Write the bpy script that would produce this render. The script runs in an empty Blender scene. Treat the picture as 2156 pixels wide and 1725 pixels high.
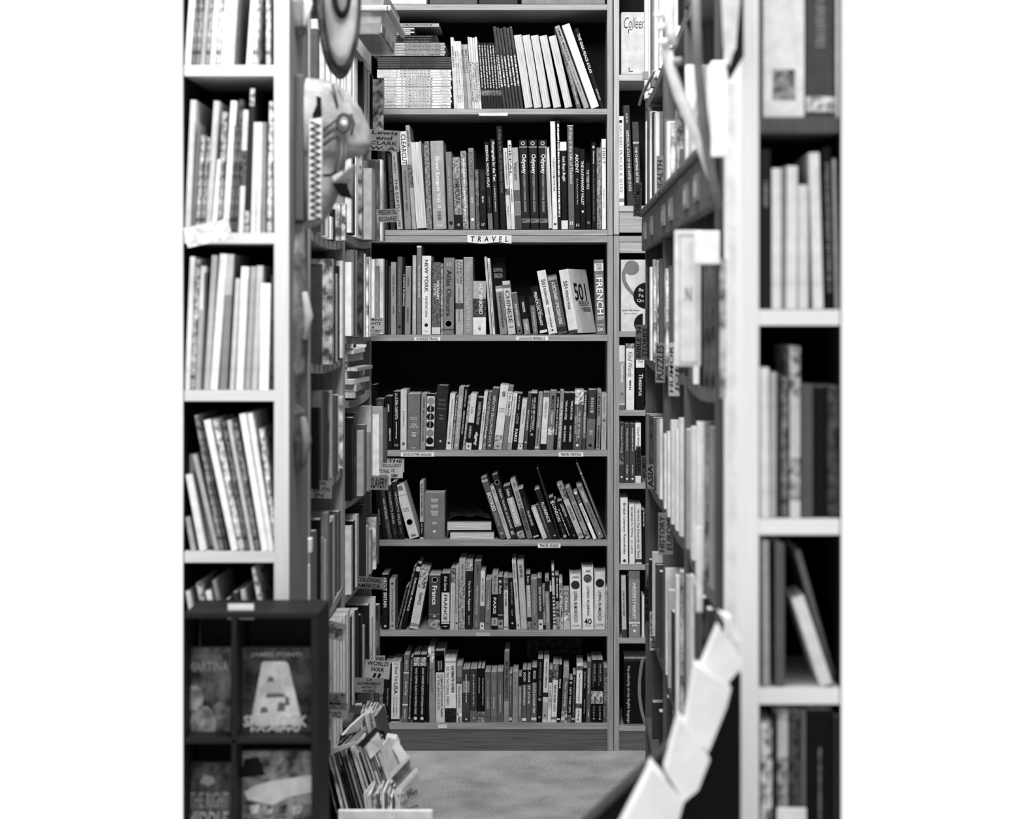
import bpy, math, random
from mathutils import Vector, Matrix
random.seed(7)
scene = bpy.context.scene
COL = scene.collection
# ---------------------------------------------------------------- camera
F = 3843.0            # focal length in pixels of the 2156 px wide frame
VX, VY = 1165.0, 650.0
CH = 1.528            # eye height
cam_d = bpy.data.cameras.new('camera'); cam = bpy.data.objects.new('camera', cam_d); COL.objects.link(cam)
cam.location = (0, 0, CH); cam.rotation_euler = (math.radians(90), 0, 0)
cam_d.sensor_width = 36.0; cam_d.lens = F / 2156 * 36.0
cam_d.shift_x = -(VX - 1078) / 2156; cam_d.shift_y = -(862.5 - VY) / 2156
cam_d.clip_start = 0.05; cam_d.clip_end = 60
cam_d.dof.use_dof = True; cam_d.dof.focus_distance = 6.25; cam_d.dof.aperture_fstop = 3.3
scene.camera = cam
# ---------------------------------------------------------------- light
world = bpy.data.worlds.new('world'); scene.world = world; world.use_nodes = True
bg = world.node_tree.nodes['Background']; bg.inputs[0].default_value = (1, 1, 1, 1); bg.inputs[1].default_value = 1.03
def area(name, loc, sx, sy, power, rot=(0, 0, 0)):
    d = bpy.data.lights.new(name, 'AREA'); d.shape = 'RECTANGLE'; d.size = sx; d.size_y = sy; d.energy = power
    o = bpy.data.objects.new(name, d); o.location = loc; o.rotation_euler = rot; COL.objects.link(o); return o
area('unseen_overhead_light', (-0.3, 2.5, 3.5), 0.8, 0.6, 10, (math.radians(10), math.radians(-12), 0))  # added light out of view, brightens the things on the right
area('unseen_overhead_light', (-0.15, 4.75, 3.6), 0.5, 0.5, 17, (math.radians(25), 0, 0))
area('unseen_overhead_light', (-0.15, 3.0, 3.7), 0.5, 0.7, 115, (math.radians(54), 0, 0))  # added light out of view, aimed forward to brighten the lower far rows
scene.view_settings.view_transform = 'Standard'; scene.view_settings.look = 'None'
scene.view_settings.exposure = 0.0; scene.view_settings.gamma = 1.0; scene.view_settings.use_curve_mapping = False
scene.cycles.max_bounces = 5; scene.cycles.diffuse_bounces = 3; scene.cycles.use_denoising = True

# ---------------------------------------------------------------- materials
def lin(t):
    t = max(0.0, min(1.0, t)); return t / 12.92 if t <= .04045 else ((t + .055) / 1.055) ** 2.4
def alb(t): return min(.86, lin(t) * 1.08)
MATS = {}
def nodes(m):
    m.use_nodes = True; nt = m.node_tree; return nt, nt.nodes, nt.links, nt.nodes['Principled BSDF']
def flat(t, rough=.5):
    t = round(t * 33) / 33; k = ('flat', t, rough)
    if k in MATS: return MATS[k]
    m = bpy.data.materials.new('printed_card'); nt, N, L, B = nodes(m); a = alb(t)
    tc = N.new('ShaderNodeTexCoord'); no = N.new('ShaderNodeTexNoise'); no.inputs['Scale'].default_value = 35; no.inputs['Detail'].default_value = 3
    L.new(tc.outputs['Object'], no.inputs['Vector'])
    cr = N.new('ShaderNodeValToRGB'); cr.color_ramp.elements[0].position = .35; cr.color_ramp.elements[1].position = .65
    cr.color_ramp.elements[0].color = (a * .86,) * 3 + (1,); cr.color_ramp.elements[1].color = (min(.9, a * 1.08),) * 3 + (1,)
    L.new(no.outputs['Fac'], cr.inputs[0]); L.new(cr.outputs[0], B.inputs['Base Color'])
    B.inputs['Roughness'].default_value = rough + .1; B.inputs['Specular IOR Level'].default_value = .22 if t > .3 else .1
    MATS[k] = m; return m
def mott(t, scale=60, con=.75):
    t = round(t * 20) / 20; k = ('mott', t, scale, con)
    if k in MATS: return MATS[k]
    m = bpy.data.materials.new('picture_print'); nt, N, L, B = nodes(m)
    tc = N.new('ShaderNodeTexCoord'); no = N.new('ShaderNodeTexNoise'); no.inputs['Scale'].default_value = scale; no.inputs['Detail'].default_value = 5; no.inputs['Roughness'].default_value = .65
    L.new(tc.outputs['Object'], no.inputs['Vector'])
    cr = N.new('ShaderNodeValToRGB'); cr.color_ramp.elements[0].position = .4; cr.color_ramp.elements[1].position = .6
    cr.color_ramp.elements[0].color = (alb(t * (1 - .7 * con)),) * 3 + (1,); cr.color_ramp.elements[1].color = (alb(min(.95, t * (1 + .7 * con))),) * 3 + (1,)
    L.new(no.outputs['Fac'], cr.inputs[0]); L.new(cr.outputs[0], B.inputs['Base Color']); B.inputs['Roughness'].default_value = .5; B.inputs['Specular IOR Level'].default_value = .15
    MATS[k] = m; return m
def pages(t=.72):
    k = ('pages', round(t, 2))
    if k in MATS: return MATS[k]
    m = bpy.data.materials.new('paper_edges'); nt, N, L, B = nodes(m)
    tc = N.new('ShaderNodeTexCoord'); mp = N.new('ShaderNodeMapping'); mp.inputs['Scale'].default_value = (420, 6, 6)
    no = N.new('ShaderNodeTexNoise'); no.inputs['Scale'].default_value = 1.5; no.inputs['Detail'].default_value = 4
    L.new(tc.outputs['Object'], mp.inputs[0]); L.new(mp.outputs[0], no.inputs['Vector'])
    cr = N.new('ShaderNodeValToRGB'); cr.color_ramp.elements[0].position = .35; cr.color_ramp.elements[1].position = .65
    cr.color_ramp.elements[0].color = (alb(t * .72),) * 3 + (1,); cr.color_ramp.elements[1].color = (alb(t * 1.05),) * 3 + (1,)
    L.new(no.outputs['Fac'], cr.inputs[0]); L.new(cr.outputs[0], B.inputs['Base Color']); B.inputs['Roughness'].default_value = .85
    MATS[k] = m; return m
def wood(t, axis='x', con=.22, rough=.5):
    k = ('wood', t, axis, con)
    if k in MATS: return MATS[k]
    m = bpy.data.materials.new('wood_grain'); nt, N, L, B = nodes(m)
    tc = N.new('ShaderNodeTexCoord'); mp = N.new('ShaderNodeMapping')
    s = {'x': (3, 110, 110), 'z': (110, 110, 3), 'y': (110, 3, 110)}[axis]; mp.inputs['Scale'].default_value = s
    no = N.new('ShaderNodeTexNoise'); no.inputs['Scale'].default_value = 1.4; no.inputs['Detail'].default_value = 6; no.inputs['Roughness'].default_value = .7; no.inputs['Distortion'].default_value = .4
    L.new(tc.outputs['Object'], mp.inputs[0]); L.new(mp.outputs[0], no.inputs['Vector'])
    cr = N.new('ShaderNodeValToRGB'); cr.color_ramp.elements[0].position = .3; cr.color_ramp.elements[1].position = .7
    cr.color_ramp.elements[0].color = (alb(t * (1 - con)),) * 3 + (1,); cr.color_ramp.elements[1].color = (alb(t * (1 + con * .6)),) * 3 + (1,)
    L.new(no.outputs['Fac'], cr.inputs[0]); L.new(cr.outputs[0], B.inputs['Base Color']); B.inputs['Roughness'].default_value = rough; B.inputs['Specular IOR Level'].default_value = .25 if t > .2 else .05
    bp = N.new('ShaderNodeBump'); bp.inputs['Strength'].default_value = .12; bp.inputs['Distance'].default_value = .001
    L.new(no.outputs['Fac'], bp.inputs['Height']); L.new(bp.outputs[0], B.inputs['Normal'])
    MATS[k] = m; return m
def floor_mat():
    m = bpy.data.materials.new('speckled_concrete'); nt, N, L, B = nodes(m)
    tc = N.new('ShaderNodeTexCoord'); n1 = N.new('ShaderNodeTexNoise'); n1.inputs['Scale'].default_value = 190; n1.inputs['Detail'].default_value = 4; n1.inputs['Roughness'].default_value = .8
    n2 = N.new('ShaderNodeTexNoise'); n2.inputs['Scale'].default_value = 6; n2.inputs['Detail'].default_value = 5
    L.new(tc.outputs['Object'], n1.inputs['Vector']); L.new(tc.outputs['Object'], n2.inputs['Vector'])
    mx = N.new('ShaderNodeMath'); mx.operation = 'MULTIPLY_ADD'; mx.inputs[1].default_value = .45; L.new(n2.outputs['Fac'], mx.inputs[0]); L.new(n1.outputs['Fac'], mx.inputs[2])
    cr = N.new('ShaderNodeValToRGB'); cr.color_ramp.elements[0].position = .55; cr.color_ramp.elements[1].position = .88
    cr.color_ramp.elements[0].color = (alb(.4),) * 3 + (1,); cr.color_ramp.elements[1].color = (alb(.74),) * 3 + (1,)
    L.new(mx.outputs[0], cr.inputs[0]); L.new(cr.outputs[0], B.inputs['Base Color']); B.inputs['Roughness'].default_value = .7
    bp = N.new('ShaderNodeBump'); bp.inputs['Strength'].default_value = .3; bp.inputs['Distance'].default_value = .002
    L.new(n1.outputs['Fac'], bp.inputs['Height']); L.new(bp.outputs[0], B.inputs['Normal'])
    return m
def plastic():
    m = bpy.data.materials.new('translucent_plastic'); nt, N, L, B = nodes(m)
    no = N.new('ShaderNodeTexNoise'); no.inputs['Scale'].default_value = 8
    cr = N.new('ShaderNodeValToRGB'); cr.color_ramp.elements[0].color = (.7, .7, .7, 1); cr.color_ramp.elements[1].color = (.85, .85, .85, 1)
    L.new(no.outputs['Fac'], cr.inputs[0]); L.new(cr.outputs[0], B.inputs['Base Color'])
    B.inputs['Roughness'].default_value = .25; B.inputs['Transmission Weight'].default_value = .8; B.inputs['IOR'].default_value = 1.15
    return m
# ---------------------------------------------------------------- helpers
def W(px, py, Y): return Vector(((px - VX) / F * Y, Y, CH - (py - VY) / F * Y))
def wx(px, Y): return (px - VX) / F * Y
def wz(py, Y): return CH - (py - VY) / F * Y
def mesh_obj(name, verts, faces, mat, parent=None, loc=None, rot=None, smooth=False):
    me = bpy.data.meshes.new(name); me.from_pydata([tuple(v) for v in verts], [], faces); me.materials.append(mat); me.validate()
    if smooth:
        for p in me.polygons: p.use_smooth = True
    o = bpy.data.objects.new(name, me); COL.objects.link(o)
    if parent: o.parent = parent
    if loc is not None: o.location = loc
    if rot is not None: o.rotation_euler = rot
    return o
class MB:
    def __init__(s): s.v = []; s.f = []
    def box(s, x0, x1, y0, y1, z0, z1):
        n = len(s.v)
        s.v += [(x0, y0, z0), (x1, y0, z0), (x1, y1, z0), (x0, y1, z0), (x0, y0, z1), (x1, y0, z1), (x1, y1, z1), (x0, y1, z1)]
        s.f += [(n, n + 3, n + 2, n + 1), (n + 4, n + 5, n + 6, n + 7), (n, n + 1, n + 5, n + 4), (n + 1, n + 2, n + 6, n + 5), (n + 2, n + 3, n + 7, n + 6), (n + 3, n, n + 4, n + 7)]
        return s
    def quad(s, a, b, c, d): n = len(s.v); s.v += [a, b, c, d]; s.f.append((n, n + 1, n + 2, n + 3)); return s
    def tube(s, pts, r, seg=8, cap=True):
        pts = [Vector(p) for p in pts]; rs = r if isinstance(r, (list, tuple)) else [r] * len(pts); n0 = len(s.v)
        for i, p in enumerate(pts):
            d = (pts[min(i + 1, len(pts) - 1)] - pts[max(i - 1, 0)]).normalized()
            a = d.orthogonal().normalized() if abs(d.y) > .9 else d.cross(Vector((0, 1, 0))).normalized(); b = d.cross(a)
            for k in range(seg):
                t = 2 * math.pi * k / seg; s.v.append(tuple(p + (a * math.cos(t) + b * math.sin(t)) * rs[i]))
        for i in range(len(pts) - 1):
            for k in range(seg):
                k2 = (k + 1) % seg; s.f.append((n0 + i * seg + k, n0 + i * seg + k2, n0 + (i + 1) * seg + k2, n0 + (i + 1) * seg + k))
        if cap: s.f.append(tuple(n0 + k for k in range(seg))[::-1]); s.f.append(tuple(n0 + (len(pts) - 1) * seg + k for k in range(seg)))
        return s
    def obj(s, name, mat, parent=None, **k): return mesh_obj(name, s.v, s.f, mat, parent, **k)
def empty(name, loc=(0, 0, 0), rot=(0, 0, 0)):
    o = bpy.data.objects.new(name, None); o.empty_display_size = .02; COL.objects.link(o); o.location = loc; o.rotation_euler = rot; return o
USED = set(); AREA = {}
def tag(o, label, cat, group=None):
    w = label.split()
    if len(w) > 16: label = ' '.join(w[:16])
    o['label'] = label; o['category'] = cat; USED.add(label)
    if group: o['group'] = group
    return o
def bevel(o, w=.0015, seg=2):
    m = o.modifiers.new('bevel', 'BEVEL'); m.width = w; m.segments = seg; m.limit_method = 'ANGLE'; return o
# text outlines as meshes
FC = bpy.data.curves.new('lettering', 'FONT'); FC.align_x = 'LEFT'; FC.resolution_u = 2
FO = bpy.data.objects.new('lettering', FC); COL.objects.link(FO); TC = {}
def text_geo(s, bold=0.0, shear=0.0):
    k = (s, bold, shear)
    if k not in TC:
        FC.body = s; FC.offset = bold; FC.shear = shear
        dg = bpy.context.evaluated_depsgraph_get(); dg.update()
        me = bpy.data.meshes.new_from_object(FO.evaluated_get(dg)); vs = [v.co.copy() for v in me.vertices]; fs = [tuple(p.vertices) for p in me.polygons]
        bpy.data.meshes.remove(me)
        if not vs: vs = [Vector((0, 0, 0)), Vector((1, 0, 0)), Vector((1, 1, 0))]; fs = [(0, 1, 2)]
        x0 = min(v.x for v in vs); x1 = max(v.x for v in vs); y0 = min(v.y for v in vs); y1 = max(v.y for v in vs)
        TC[k] = ([((v.x - x0) / max(1e-6, x1 - x0), (v.y - y0) / max(1e-6, y1 - y0)) for v in vs], fs)
    return TC[k]
def lettering(name, s, xa, xb, za, zb, y, mat, parent, d='h', bold=0.0, shear=0.0):
    """text filling the box xa..xb, za..zb on the plane y=const facing -y; d: h across, d downwards, u upwards"""
    uv, fs = text_geo(s, bold, shear); V = []
    for u, v in uv:
        if d == 'h': V.append((xa + u * (xb - xa), y, za + v * (zb - za)))
        elif d == 'd': V.append((xa + v * (xb - xa), y, zb - u * (zb - za)))
        elif d == 'i': V.append((xb - u * (xb - xa), y, zb - v * (zb - za)))
        else: V.append((xb - v * (xb - xa), y, za + u * (zb - za)))
    return mesh_obj(name, V, fs, mat, parent)
# ---------------------------------------------------------------- a book
def tone_word(t, m):
    if m: return 'dark patterned' if t < .35 else ('picture patterned' if t < .6 else 'pale patterned')
    return 'white' if t >= .74 else 'pale grey' if t >= .56 else 'mid grey' if t >= .38 else 'dark grey' if t >= .17 else 'black'
def make_book(loc, w, h, d, t, lean=0.0, yaw=0.0, mottled=False, hard=False, elems=(), fore=False, ptone=.72, bare=False, mscale=60):
    """local frame: spine centre foot at the origin, spine faces -y, width along x, height along z"""
    root = empty('book', loc, (0, lean, yaw))
    mat = mott(t, mscale, .5 if mscale > 100 else .75) if mottled else flat(t, .35 if hard else .45)
    ct = min(.0028 if hard else .0008, w * .22); r = min(.004 if hard else .0008, w * .3); inset = .003 if hard else .0
    hw = w / 2
    if fore:   # fore-edge towards the viewer: spine at the back
        m = MB(); m.box(-hw, -hw + ct, 0, d, 0, h); m.box(hw - ct, hw, 0, d, 0, h); m.box(-hw + ct, hw - ct, d - ct, d, 0, h)
        m.obj('cover', mat, root)
        MB().box(-hw + ct, hw - ct, .004, d - ct - .0005, .003, h - .004).obj('page_block', pages(ptone), root)
        return root
    out = [(-hw, d), (-hw, r)]; n = 4
    for i in range(1, n): a = math.pi / 2 * i / n; out.append((-hw + r * (1 - math.cos(a)), r * (1 - math.sin(a))))
    out.append((-hw + r, 0)); out += [(-x, y) for x, y in out[::-1]]
    inn = [(max(-hw + ct, min(hw - ct, x * (hw - ct) / hw)), max(ct, y) if y < d else d) for x, y in out]
    V = []; Fc = []; k = len(out)
    for z in (0, h):
        V += [(x, y, z) for x, y in out] + [(x, y, z) for x, y in inn]
    for i in range(k - 1):
        Fc.append((i, i + 1, 2 * k + i + 1, 2 * k + i)); Fc.append((k + i + 1, k + i, 3 * k + i, 3 * k + i + 1))
        Fc.append((i + 1, i, k + i, k + i + 1)); Fc.append((2 * k + i, 2 * k + i + 1, 3 * k + i + 1, 3 * k + i))
    Fc.append((0, 2 * k, 3 * k, k)); Fc.append((k - 1, 2 * k - 1, 4 * k - 1, 3 * k - 1))
    mesh_obj('cover', V, Fc, mat, root)
    MB().box(-hw + ct + .0001, hw - ct - .0001, ct + .0005, d - inset, inset, h - inset).obj('page_block', pages(ptone), root)
    for e in elems:
        k = e[0]
        if k == 't':
            s, f0, f1, wf, tt = e[1:6]; dr = e[6] if len(e) > 6 else 'd'; off = e[7] if len(e) > 7 else 0; bold = e[8] if len(e) > 8 else 0.012; sh = e[9] if len(e) > 9 else 0
            cx = off * w; g = wf * w / 2
            lettering('title', s, cx - g, cx + g, h * (1 - f1), h * (1 - f0), -.0009, flat(tt), root, dr, bold, sh)
        elif k == 'b':
            f0, f1, tt = e[1:4]; bm = mott(tt, 90) if len(e) > 4 else flat(tt)
            MB().box(-hw + .0001, hw - .0001, -.0004, .0004, h * (1 - f1), h * (1 - f0)).obj('spine_band', bm, root)
        elif k == 'm':
            f0, f1, wf, tt = e[1:5]; off = e[5] if len(e) > 5 else 0
            m = MB(); z = h * (1 - f0); ze = h * (1 - f1); cx = off * w; g = wf * w / 2; rr = random.Random(int(w * 1e5 + h * 1e4))
            while z > ze:
                L = rr.uniform(.0015, .0045); m.box(cx - g * rr.uniform(.5, 1), cx + g * rr.uniform(.7, 1), -.0008, -.0005, z - L, z); z -= L + rr.choice([.0008, .001, .003])
            m.obj('spine_print', flat(tt), root)
        elif k == 'r': MB().box(-hw * e[3], hw * e[3], -.0006, .0002, h * (1 - e[2]), h * (1 - e[1])).obj('spine_picture', mott(e[4], 60), root)
        elif k == 'c':
            f, rf, tt = e[1:4]; m = MB(); R = rf * w; zc = h * (1 - f); q = [(R * math.cos(a * math.pi / 9), -.0008, zc + R * math.sin(a * math.pi / 9)) for a in range(18)]
            m.v = q; m.f = [tuple(range(18))]; m.obj('emblem', flat(tt) if len(e) < 5 else mott(tt, 200), root)
        elif k == 'x':   # title lettering on the front cover (the face towards +x)
            s, f0, f1, g0, g1, tt = e[1:]
            uv, fs = text_geo(s, .02); V = [(hw + .0006, d * g0 + u * d * (g1 - g0), h * (1 - f1) + v * h * (f1 - f0)) for u, v in uv]
            mesh_obj('cover_lettering', V, fs, flat(tt), root)
    return root
ORD = ['first', 'second', 'third', 'fourth', 'fifth', 'sixth', 'seventh', 'eighth', 'ninth', 'tenth', 'eleventh', 'twelfth', 'thirteenth', 'fourteenth', 'fifteenth', 'sixteenth', 'seventeenth', 'eighteenth', 'nineteenth']
TENS = {20: 'twenty', 30: 'thirty', 40: 'forty', 50: 'fifty'}
def ordinal(n):
    if n <= 19: return ORD[n - 1]
    t, u = n // 10 * 10, n % 10
    return TENS[t] + ('-' + ORD[u - 1] if u else 'th').replace('tyth', 'tieth')
def label_books(rows, row, group, side='left', n_total=None):
    """rows: list of (object, tone, mottled, width_word, title or '')"""
    n = len(rows)
    def short(r): return tone_word(r[1], r[2]) + (' ' + r[3] if r[3] else '')
    cnt = {}
    for r in rows: cnt[r[4]] = cnt.get(r[4], 0) + 1
    for i, r in enumerate(rows):
        o, t, m, ww, ti = r; base = short(r) + ' book'; c = []
        if ti and cnt[ti] == 1: c.append(f'{base} titled {ti}, {row}')
        elif ti:
            k = sum(1 for q in rows[:i] if q[4] == ti); first = 'near' if side != 'left' else 'left'
            c.append(f'{base} titled {ti}, {ORD[k]} of its {("two","three","four","five","six")[cnt[ti]-2] if cnt[ti] <= 6 else "many"} from the {first}, {row}')
        if not ti:
            if i > 0 and rows[i - 1][4] and cnt[rows[i - 1][4]] == 1: c.append(f'{base} just after {rows[i-1][4]}, {row}')
            if i < n - 1 and rows[i + 1][4] and cnt[rows[i + 1][4]] == 1: c.append(f'{base} just before {rows[i+1][4]}, {row}')
        if i == 0 and side == 'left': c.append(f'{base}, leftmost {row}')
        if i == n - 1 and side == 'left': c.append(f'{base}, rightmost {row}')
        c.append(f'{base}, {ordinal(i+1)} from the {side}, {row}')
        if ti: c.insert(0, f'{base} titled {ti}, {row}') if cnt[ti] == 1 else None
        for s in c:
            if s not in USED and len(s.split()) <= 16: break
        tag(o, s, 'book', group)
def width_word(w): return 'slim' if w < .016 else 'thick' if w > .03 else ''
# ---------------------------------------------------------------- rows of books that face the camera
def front_row(Y, base_py, items, row, group, ceil_py=None, zshelf=None, hardp=.0, dmax=.2, ptone=.72, setback=.006, gap=.0):
    z0 = wz(base_py, Y) if zshelf is None else zshelf
    out = []
    for it in items:
        xb, w, xt, yt, t = it[:5]; fl = it[5] if len(it) > 5 else ''; el = it[6] if len(it) > 6 else (); ti = it[7] if len(it) > 7 else ''
        Yb = Y + setback + random.uniform(0, .004); by = base_py
        yo = 0
        if 'D' in fl: yo = .13
        if 'd' in fl: yo = .05
        Yb += yo
        k = Yb / F
        dx = (xt - xb) * k; H = z0 - wz(yt, Yb); H = wz(yt, Yb) - z0; th = math.atan2(dx, H); ww = w * k - .0004
        ww = max(.003, ww * math.cos(th)); hh = math.hypot(dx, H) - ww * abs(math.sin(th)) * (1 if th < 0 else 1) * .5
        if 'B' in fl: zz = wz(it[8], Yb)
        else: zz = z0
        lean = th; oz = zz + ww / 2 * abs(math.sin(th)) + .0005
        if ceil_py is not None: hh = min(hh, (wz(ceil_py, Y) - z0 - .008 - ww * abs(math.sin(th))) / math.cos(th))
        d = min(dmax, hh * .72)
        yaw = math.radians(-24) if 'Y' in fl else 0.0
        cxw = wx(xb + w / 2, Yb)
        m = 'm' in fl
        o = make_book((cxw, Yb, oz), ww, hh, d, t, lean, yaw, m, 'h' in fl, el, 'F' in fl, ptone if 'p' not in fl else .85, mscale=(110 if Y > 5 else 55))
        AREA[o.name] = w * (base_py - yt)
        if not ti:
            for e in el:
                if e[0] == 't' and len(e[1]) > 2: ti = ' '.join(e[1].split()[:4]); break
        if ti == '-' or any(q in ti for q in ('QUIJOTE', 'CASSATT', 'LIEBLING', 'VINCENT', 'Lolita', 'TALISMAN', 'TRAVELLER', 'ROMANIA', 'ROCHEFORT', 'HIMALAYA', 'CHICAGO 52')): ti = ''
        out.append((o, t, m, width_word(ww) if Y > 5 else ('slim' if ww < .009 else 'thick' if ww > .02 else ''), ti))
        if 'F' in fl: out[-1] = (o, .7 if t > .5 else .1, False, 'pages-out', '')
    label_books(out, row, group)
    return out
# ---------------------------------------------------------------- bookcases
def bookcase(label, Y0, depth, xl, xr, zb, zt, shelves, tone, post=.02, edge=.02, left=True, right=True, back_shade=.12, kick=None, bow=0.0, facing='front', wc=.22, ptone=None, name='bookcase', endl=0, endr=0, side_shade=None):
    """xl/xr outer x (front facing case) ; shelves = list of top z"""
    root = empty(name, ((xl + xr) / 2, Y0, zb)); cx = (xl + xr) / 2
    tag(root, label, 'bookcase')
    X0, X1 = xl - cx, xr - cx; H = zt - zb; pt = ptone or tone
    if left: bevel(MB().box(X0, X0 + post, 0, depth, 0, H).obj('side_panel', wood(pt, 'z', wc), root))
    if right: bevel(MB().box(X1 - post, X1, .004 if side_shade else 0, depth, 0, H).obj('side_panel', wood(side_shade or pt, 'z', wc), root))
    if right and side_shade: MB().box(X1 - post, X1, 0, .004, 0, H).obj('light_front_edge', wood(pt, 'z', wc), root)  # one panel in two tones: side face shaded in its colour, front edge light
    if endl: MB().box(X0 - .003, X0, .003, depth, 0, H).obj('end_blocker', flat(.06), root)  # thin dark sheet added at the open end to block the white world
    if endr: MB().box(X1, X1 + .003, .003, depth, 0, H).obj('end_blocker', flat(.06), root)
    a = X0 + (post if left else 0); b = X1 - (post if right else 0)
    for s in shelves:
        z = s - zb; m = MB(); n = 12
        for j in range(n):
            u0, u1 = j / n, (j + 1) / n; s0, s1 = -bow * 4 * u0 * (1 - u0), -bow * 4 * u1 * (1 - u1); p, q = a + (b - a) * u0, a + (b - a) * u1; k = len(m.v)
            m.v += [(p, 0, z + s0), (p, 0, z - edge + s0), (p, depth - .012, z + s0), (p, depth - .012, z - edge + s0), (q, 0, z + s1), (q, 0, z - edge + s1), (q, depth - .012, z + s1), (q, depth - .012, z - edge + s1)]
            m.f += [(k, k + 1, k + 5, k + 4), (k, k + 4, k + 6, k + 2), (k + 1, k + 3, k + 7, k + 5), (k + 2, k + 6, k + 7, k + 3)]
        k = len(m.v); m.f += [(0, 2, 3, 1), (k - 4, k - 3, k - 1, k - 2)]
        m.obj('shelf', wood(tone, 'x', wc), root)
    MB().box(a, b, depth - .012, depth, 0, H).obj('back_panel', wood(back_shade, 'z', .1, .8), root)  # shade of the shelf recess is put into this dark colour
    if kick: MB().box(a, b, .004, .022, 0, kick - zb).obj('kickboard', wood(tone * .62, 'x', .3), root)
    return root
YR = 6.3
kR = YR / F
def R(py): return wz(py, YR)
# floor and the wall behind the cases
fl = MB().box(-1.10, .85, 1.0, 6.66, -.03, 0).obj('floor', floor_mat()); fl['kind'] = 'structure'
wl = MB().box(-1.10, .85, 6.64, 6.68, 0, 2.95).obj('wall_back', flat(.5, .8)); wl['kind'] = 'structure'
xl, xm, xr = wx(735, YR), wx(1290.3, YR), wx(1291.7, YR)
bookcase('lower wooden travel bookcase at the end of the aisle, below the TRAVEL sign', YR, .3, xl, wx(1291, YR), 0, R(496.5), [R(497), R(705), R(948), R(1137), R(1327), R(1523)], .55, .0200, .0215, back_shade=.10, kick=R(1537))
bookcase('upper wooden bookcase at the end of the aisle, stacked above the TRAVEL sign', YR + .002, .3, xl, wx(1290, YR), R(495.5), 2.86, [R(484) , R(229), R(9)], .57, .0190, .0190, back_shade=.09)
bookcase('lower narrow-looking writing bookcase beside the travel bookcase, cut by dark shelves', YR + .004, .3, wx(1292.2, YR), wx(1700, YR), 0, R(496), [R(497), R(698), R(864), R(1018), R(1189), R(1344), R(1529)], .57, .0190, .0190, back_shade=.10, kick=R(1533))
bookcase('upper right bookcase with the scribbled white box, end of the aisle', YR + .006, .3, wx(1292.2, YR), wx(1700, YR), R(494), 2.86, [R(433), R(157)], .66, .0190, .020, back_shade=.09)
T = lambda *a: ('t',) + a
# --- far bookcase row 1
def stack(items, Y, row, group, yaw0=0):
    out = []
    for (x0, x1, y0, y1, t, el, ti) in items:
        Yb = Y + random.uniform(0, .006); k = Yb / F; w = (y1 - y0) * k - .0004; h = (x1 - x0) * k
        d = .2
        # lying book: local z -> +x, local x (width) -> -z
        o = make_book((wx(x0, Yb), Yb, wz((y0 + y1) / 2, Yb)), w, h, d, t, math.pi / 2, 0, t == .51, False, el)
        AREA[o.name] = (y1 - y0) * (x1 - x0); out.append((o, t, t == .51, 'flat-lying', ti))
    n = len(out)
    for i, r in enumerate(out):
        s = f'{tone_word(r[1], r[2])} book lying flat, {ordinal(i+1)} from the top, {row}'
        tag(r[0], s, 'book', group)
C = lambda t: [('t', 'I, CROCODILE', .52 - .32, .67, .55, .12, 'u')]
st = [(786, 924, 49, 56.5, .62, [('t', 'I, CROCODILE', .1, .62, .5, .15, 'u')], 'c')]
for i in range(4): st.append((786, 872 - (i % 2) * 8, 58.5 + i * 3.9, 62 + i * 3.9, .7 - .05 * (i % 2), [], ''))
for i in range(3): st.append((786, 919 - i, 74.5 + i * 5, 79 + i * 5, .12, [('m', .08, .5, .4, .5), ('m', .6, .9, .4, .4)], ''))
for i in range(5): st.append((786, 936 + (i % 2) * 2, 90 + i * 5.6, 95.2 + i * 5.6, .62, [('m', .06, .55, .45, .2), ('m', .7, .95, .45, .2)], ''))
for i in range(5): st.append((795, 949 + (i % 2), 120 + i * 4.9, 124.4 + i * 4.9, .27, [('m', .2, .7, .4, .12)], ''))
ys = [146.5 + i * 5.85 for i in range(14)]
for i, y in enumerate(ys): st.append((794 if i < 3 else 809, 950 + random.choice([-1, 0, 1]), y, y + 5.4, .78 + .05 * (i % 2), [('t', 'I, CROCODILE', .28, .74, .55, .1, 'u'), ('m', .04, .14, .25, .45), ('m', .82, .97, .25, .45)], 'c'))
# stacked books use the lean transform: local z runs to +x, local x runs to -z; upward text therefore reads left to right
stack(st, YR + .01, 'in the picture book pile, far bookcase top row', 'picture books piled flat on the top shelf')
r1 = [(956, 7, 948, 79, .72, '', [T('WHY NOT?', .12, .42, .6, .1)]), (963, 5, 955, 87, .8, '', [('m', .15, .9, .4, .3)]), (968, 5, 960, 87, .8, '', [('m', .15, .9, .4, .3)]), (973, 5, 965, 87, .85, '', [('m', .15, .9, .4, .4)]),
 (978.5, 7, 969.5, 94, .5, '', [T('MARY CASSATT', .08, .45, .5, .25)]), (986, 8, 976, 94, .62, '', [T('MARY CASSATT', .08, .45, .5, .25)])]
r1 += [(994.5 + 5 * i, 4.8, 984 + 5 * i, 78 + (i % 3), .74 + .04 * (i % 2), '', [('m', .35, .9, .5, .3)]) for i in range(4)]
r1 += [(1016 + 6.1 * i, 5.8, 1005.5 + 5.8 * i, 90 + (i % 2), .11, '', [('m', .04, .68, .5, .75), ('b', .72, .8, .3, 1)]) for i in range(7)]
r1 += [(1059.5 + 7.2 * i, 6.6, 1037 + 6.9 * i, 56 + (i * 2) % 5, .2, 'h', [('m', .35, .72, .6, .8), ('m', .0, .3, .2, .4, .3)]) for i in range(6)]
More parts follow.
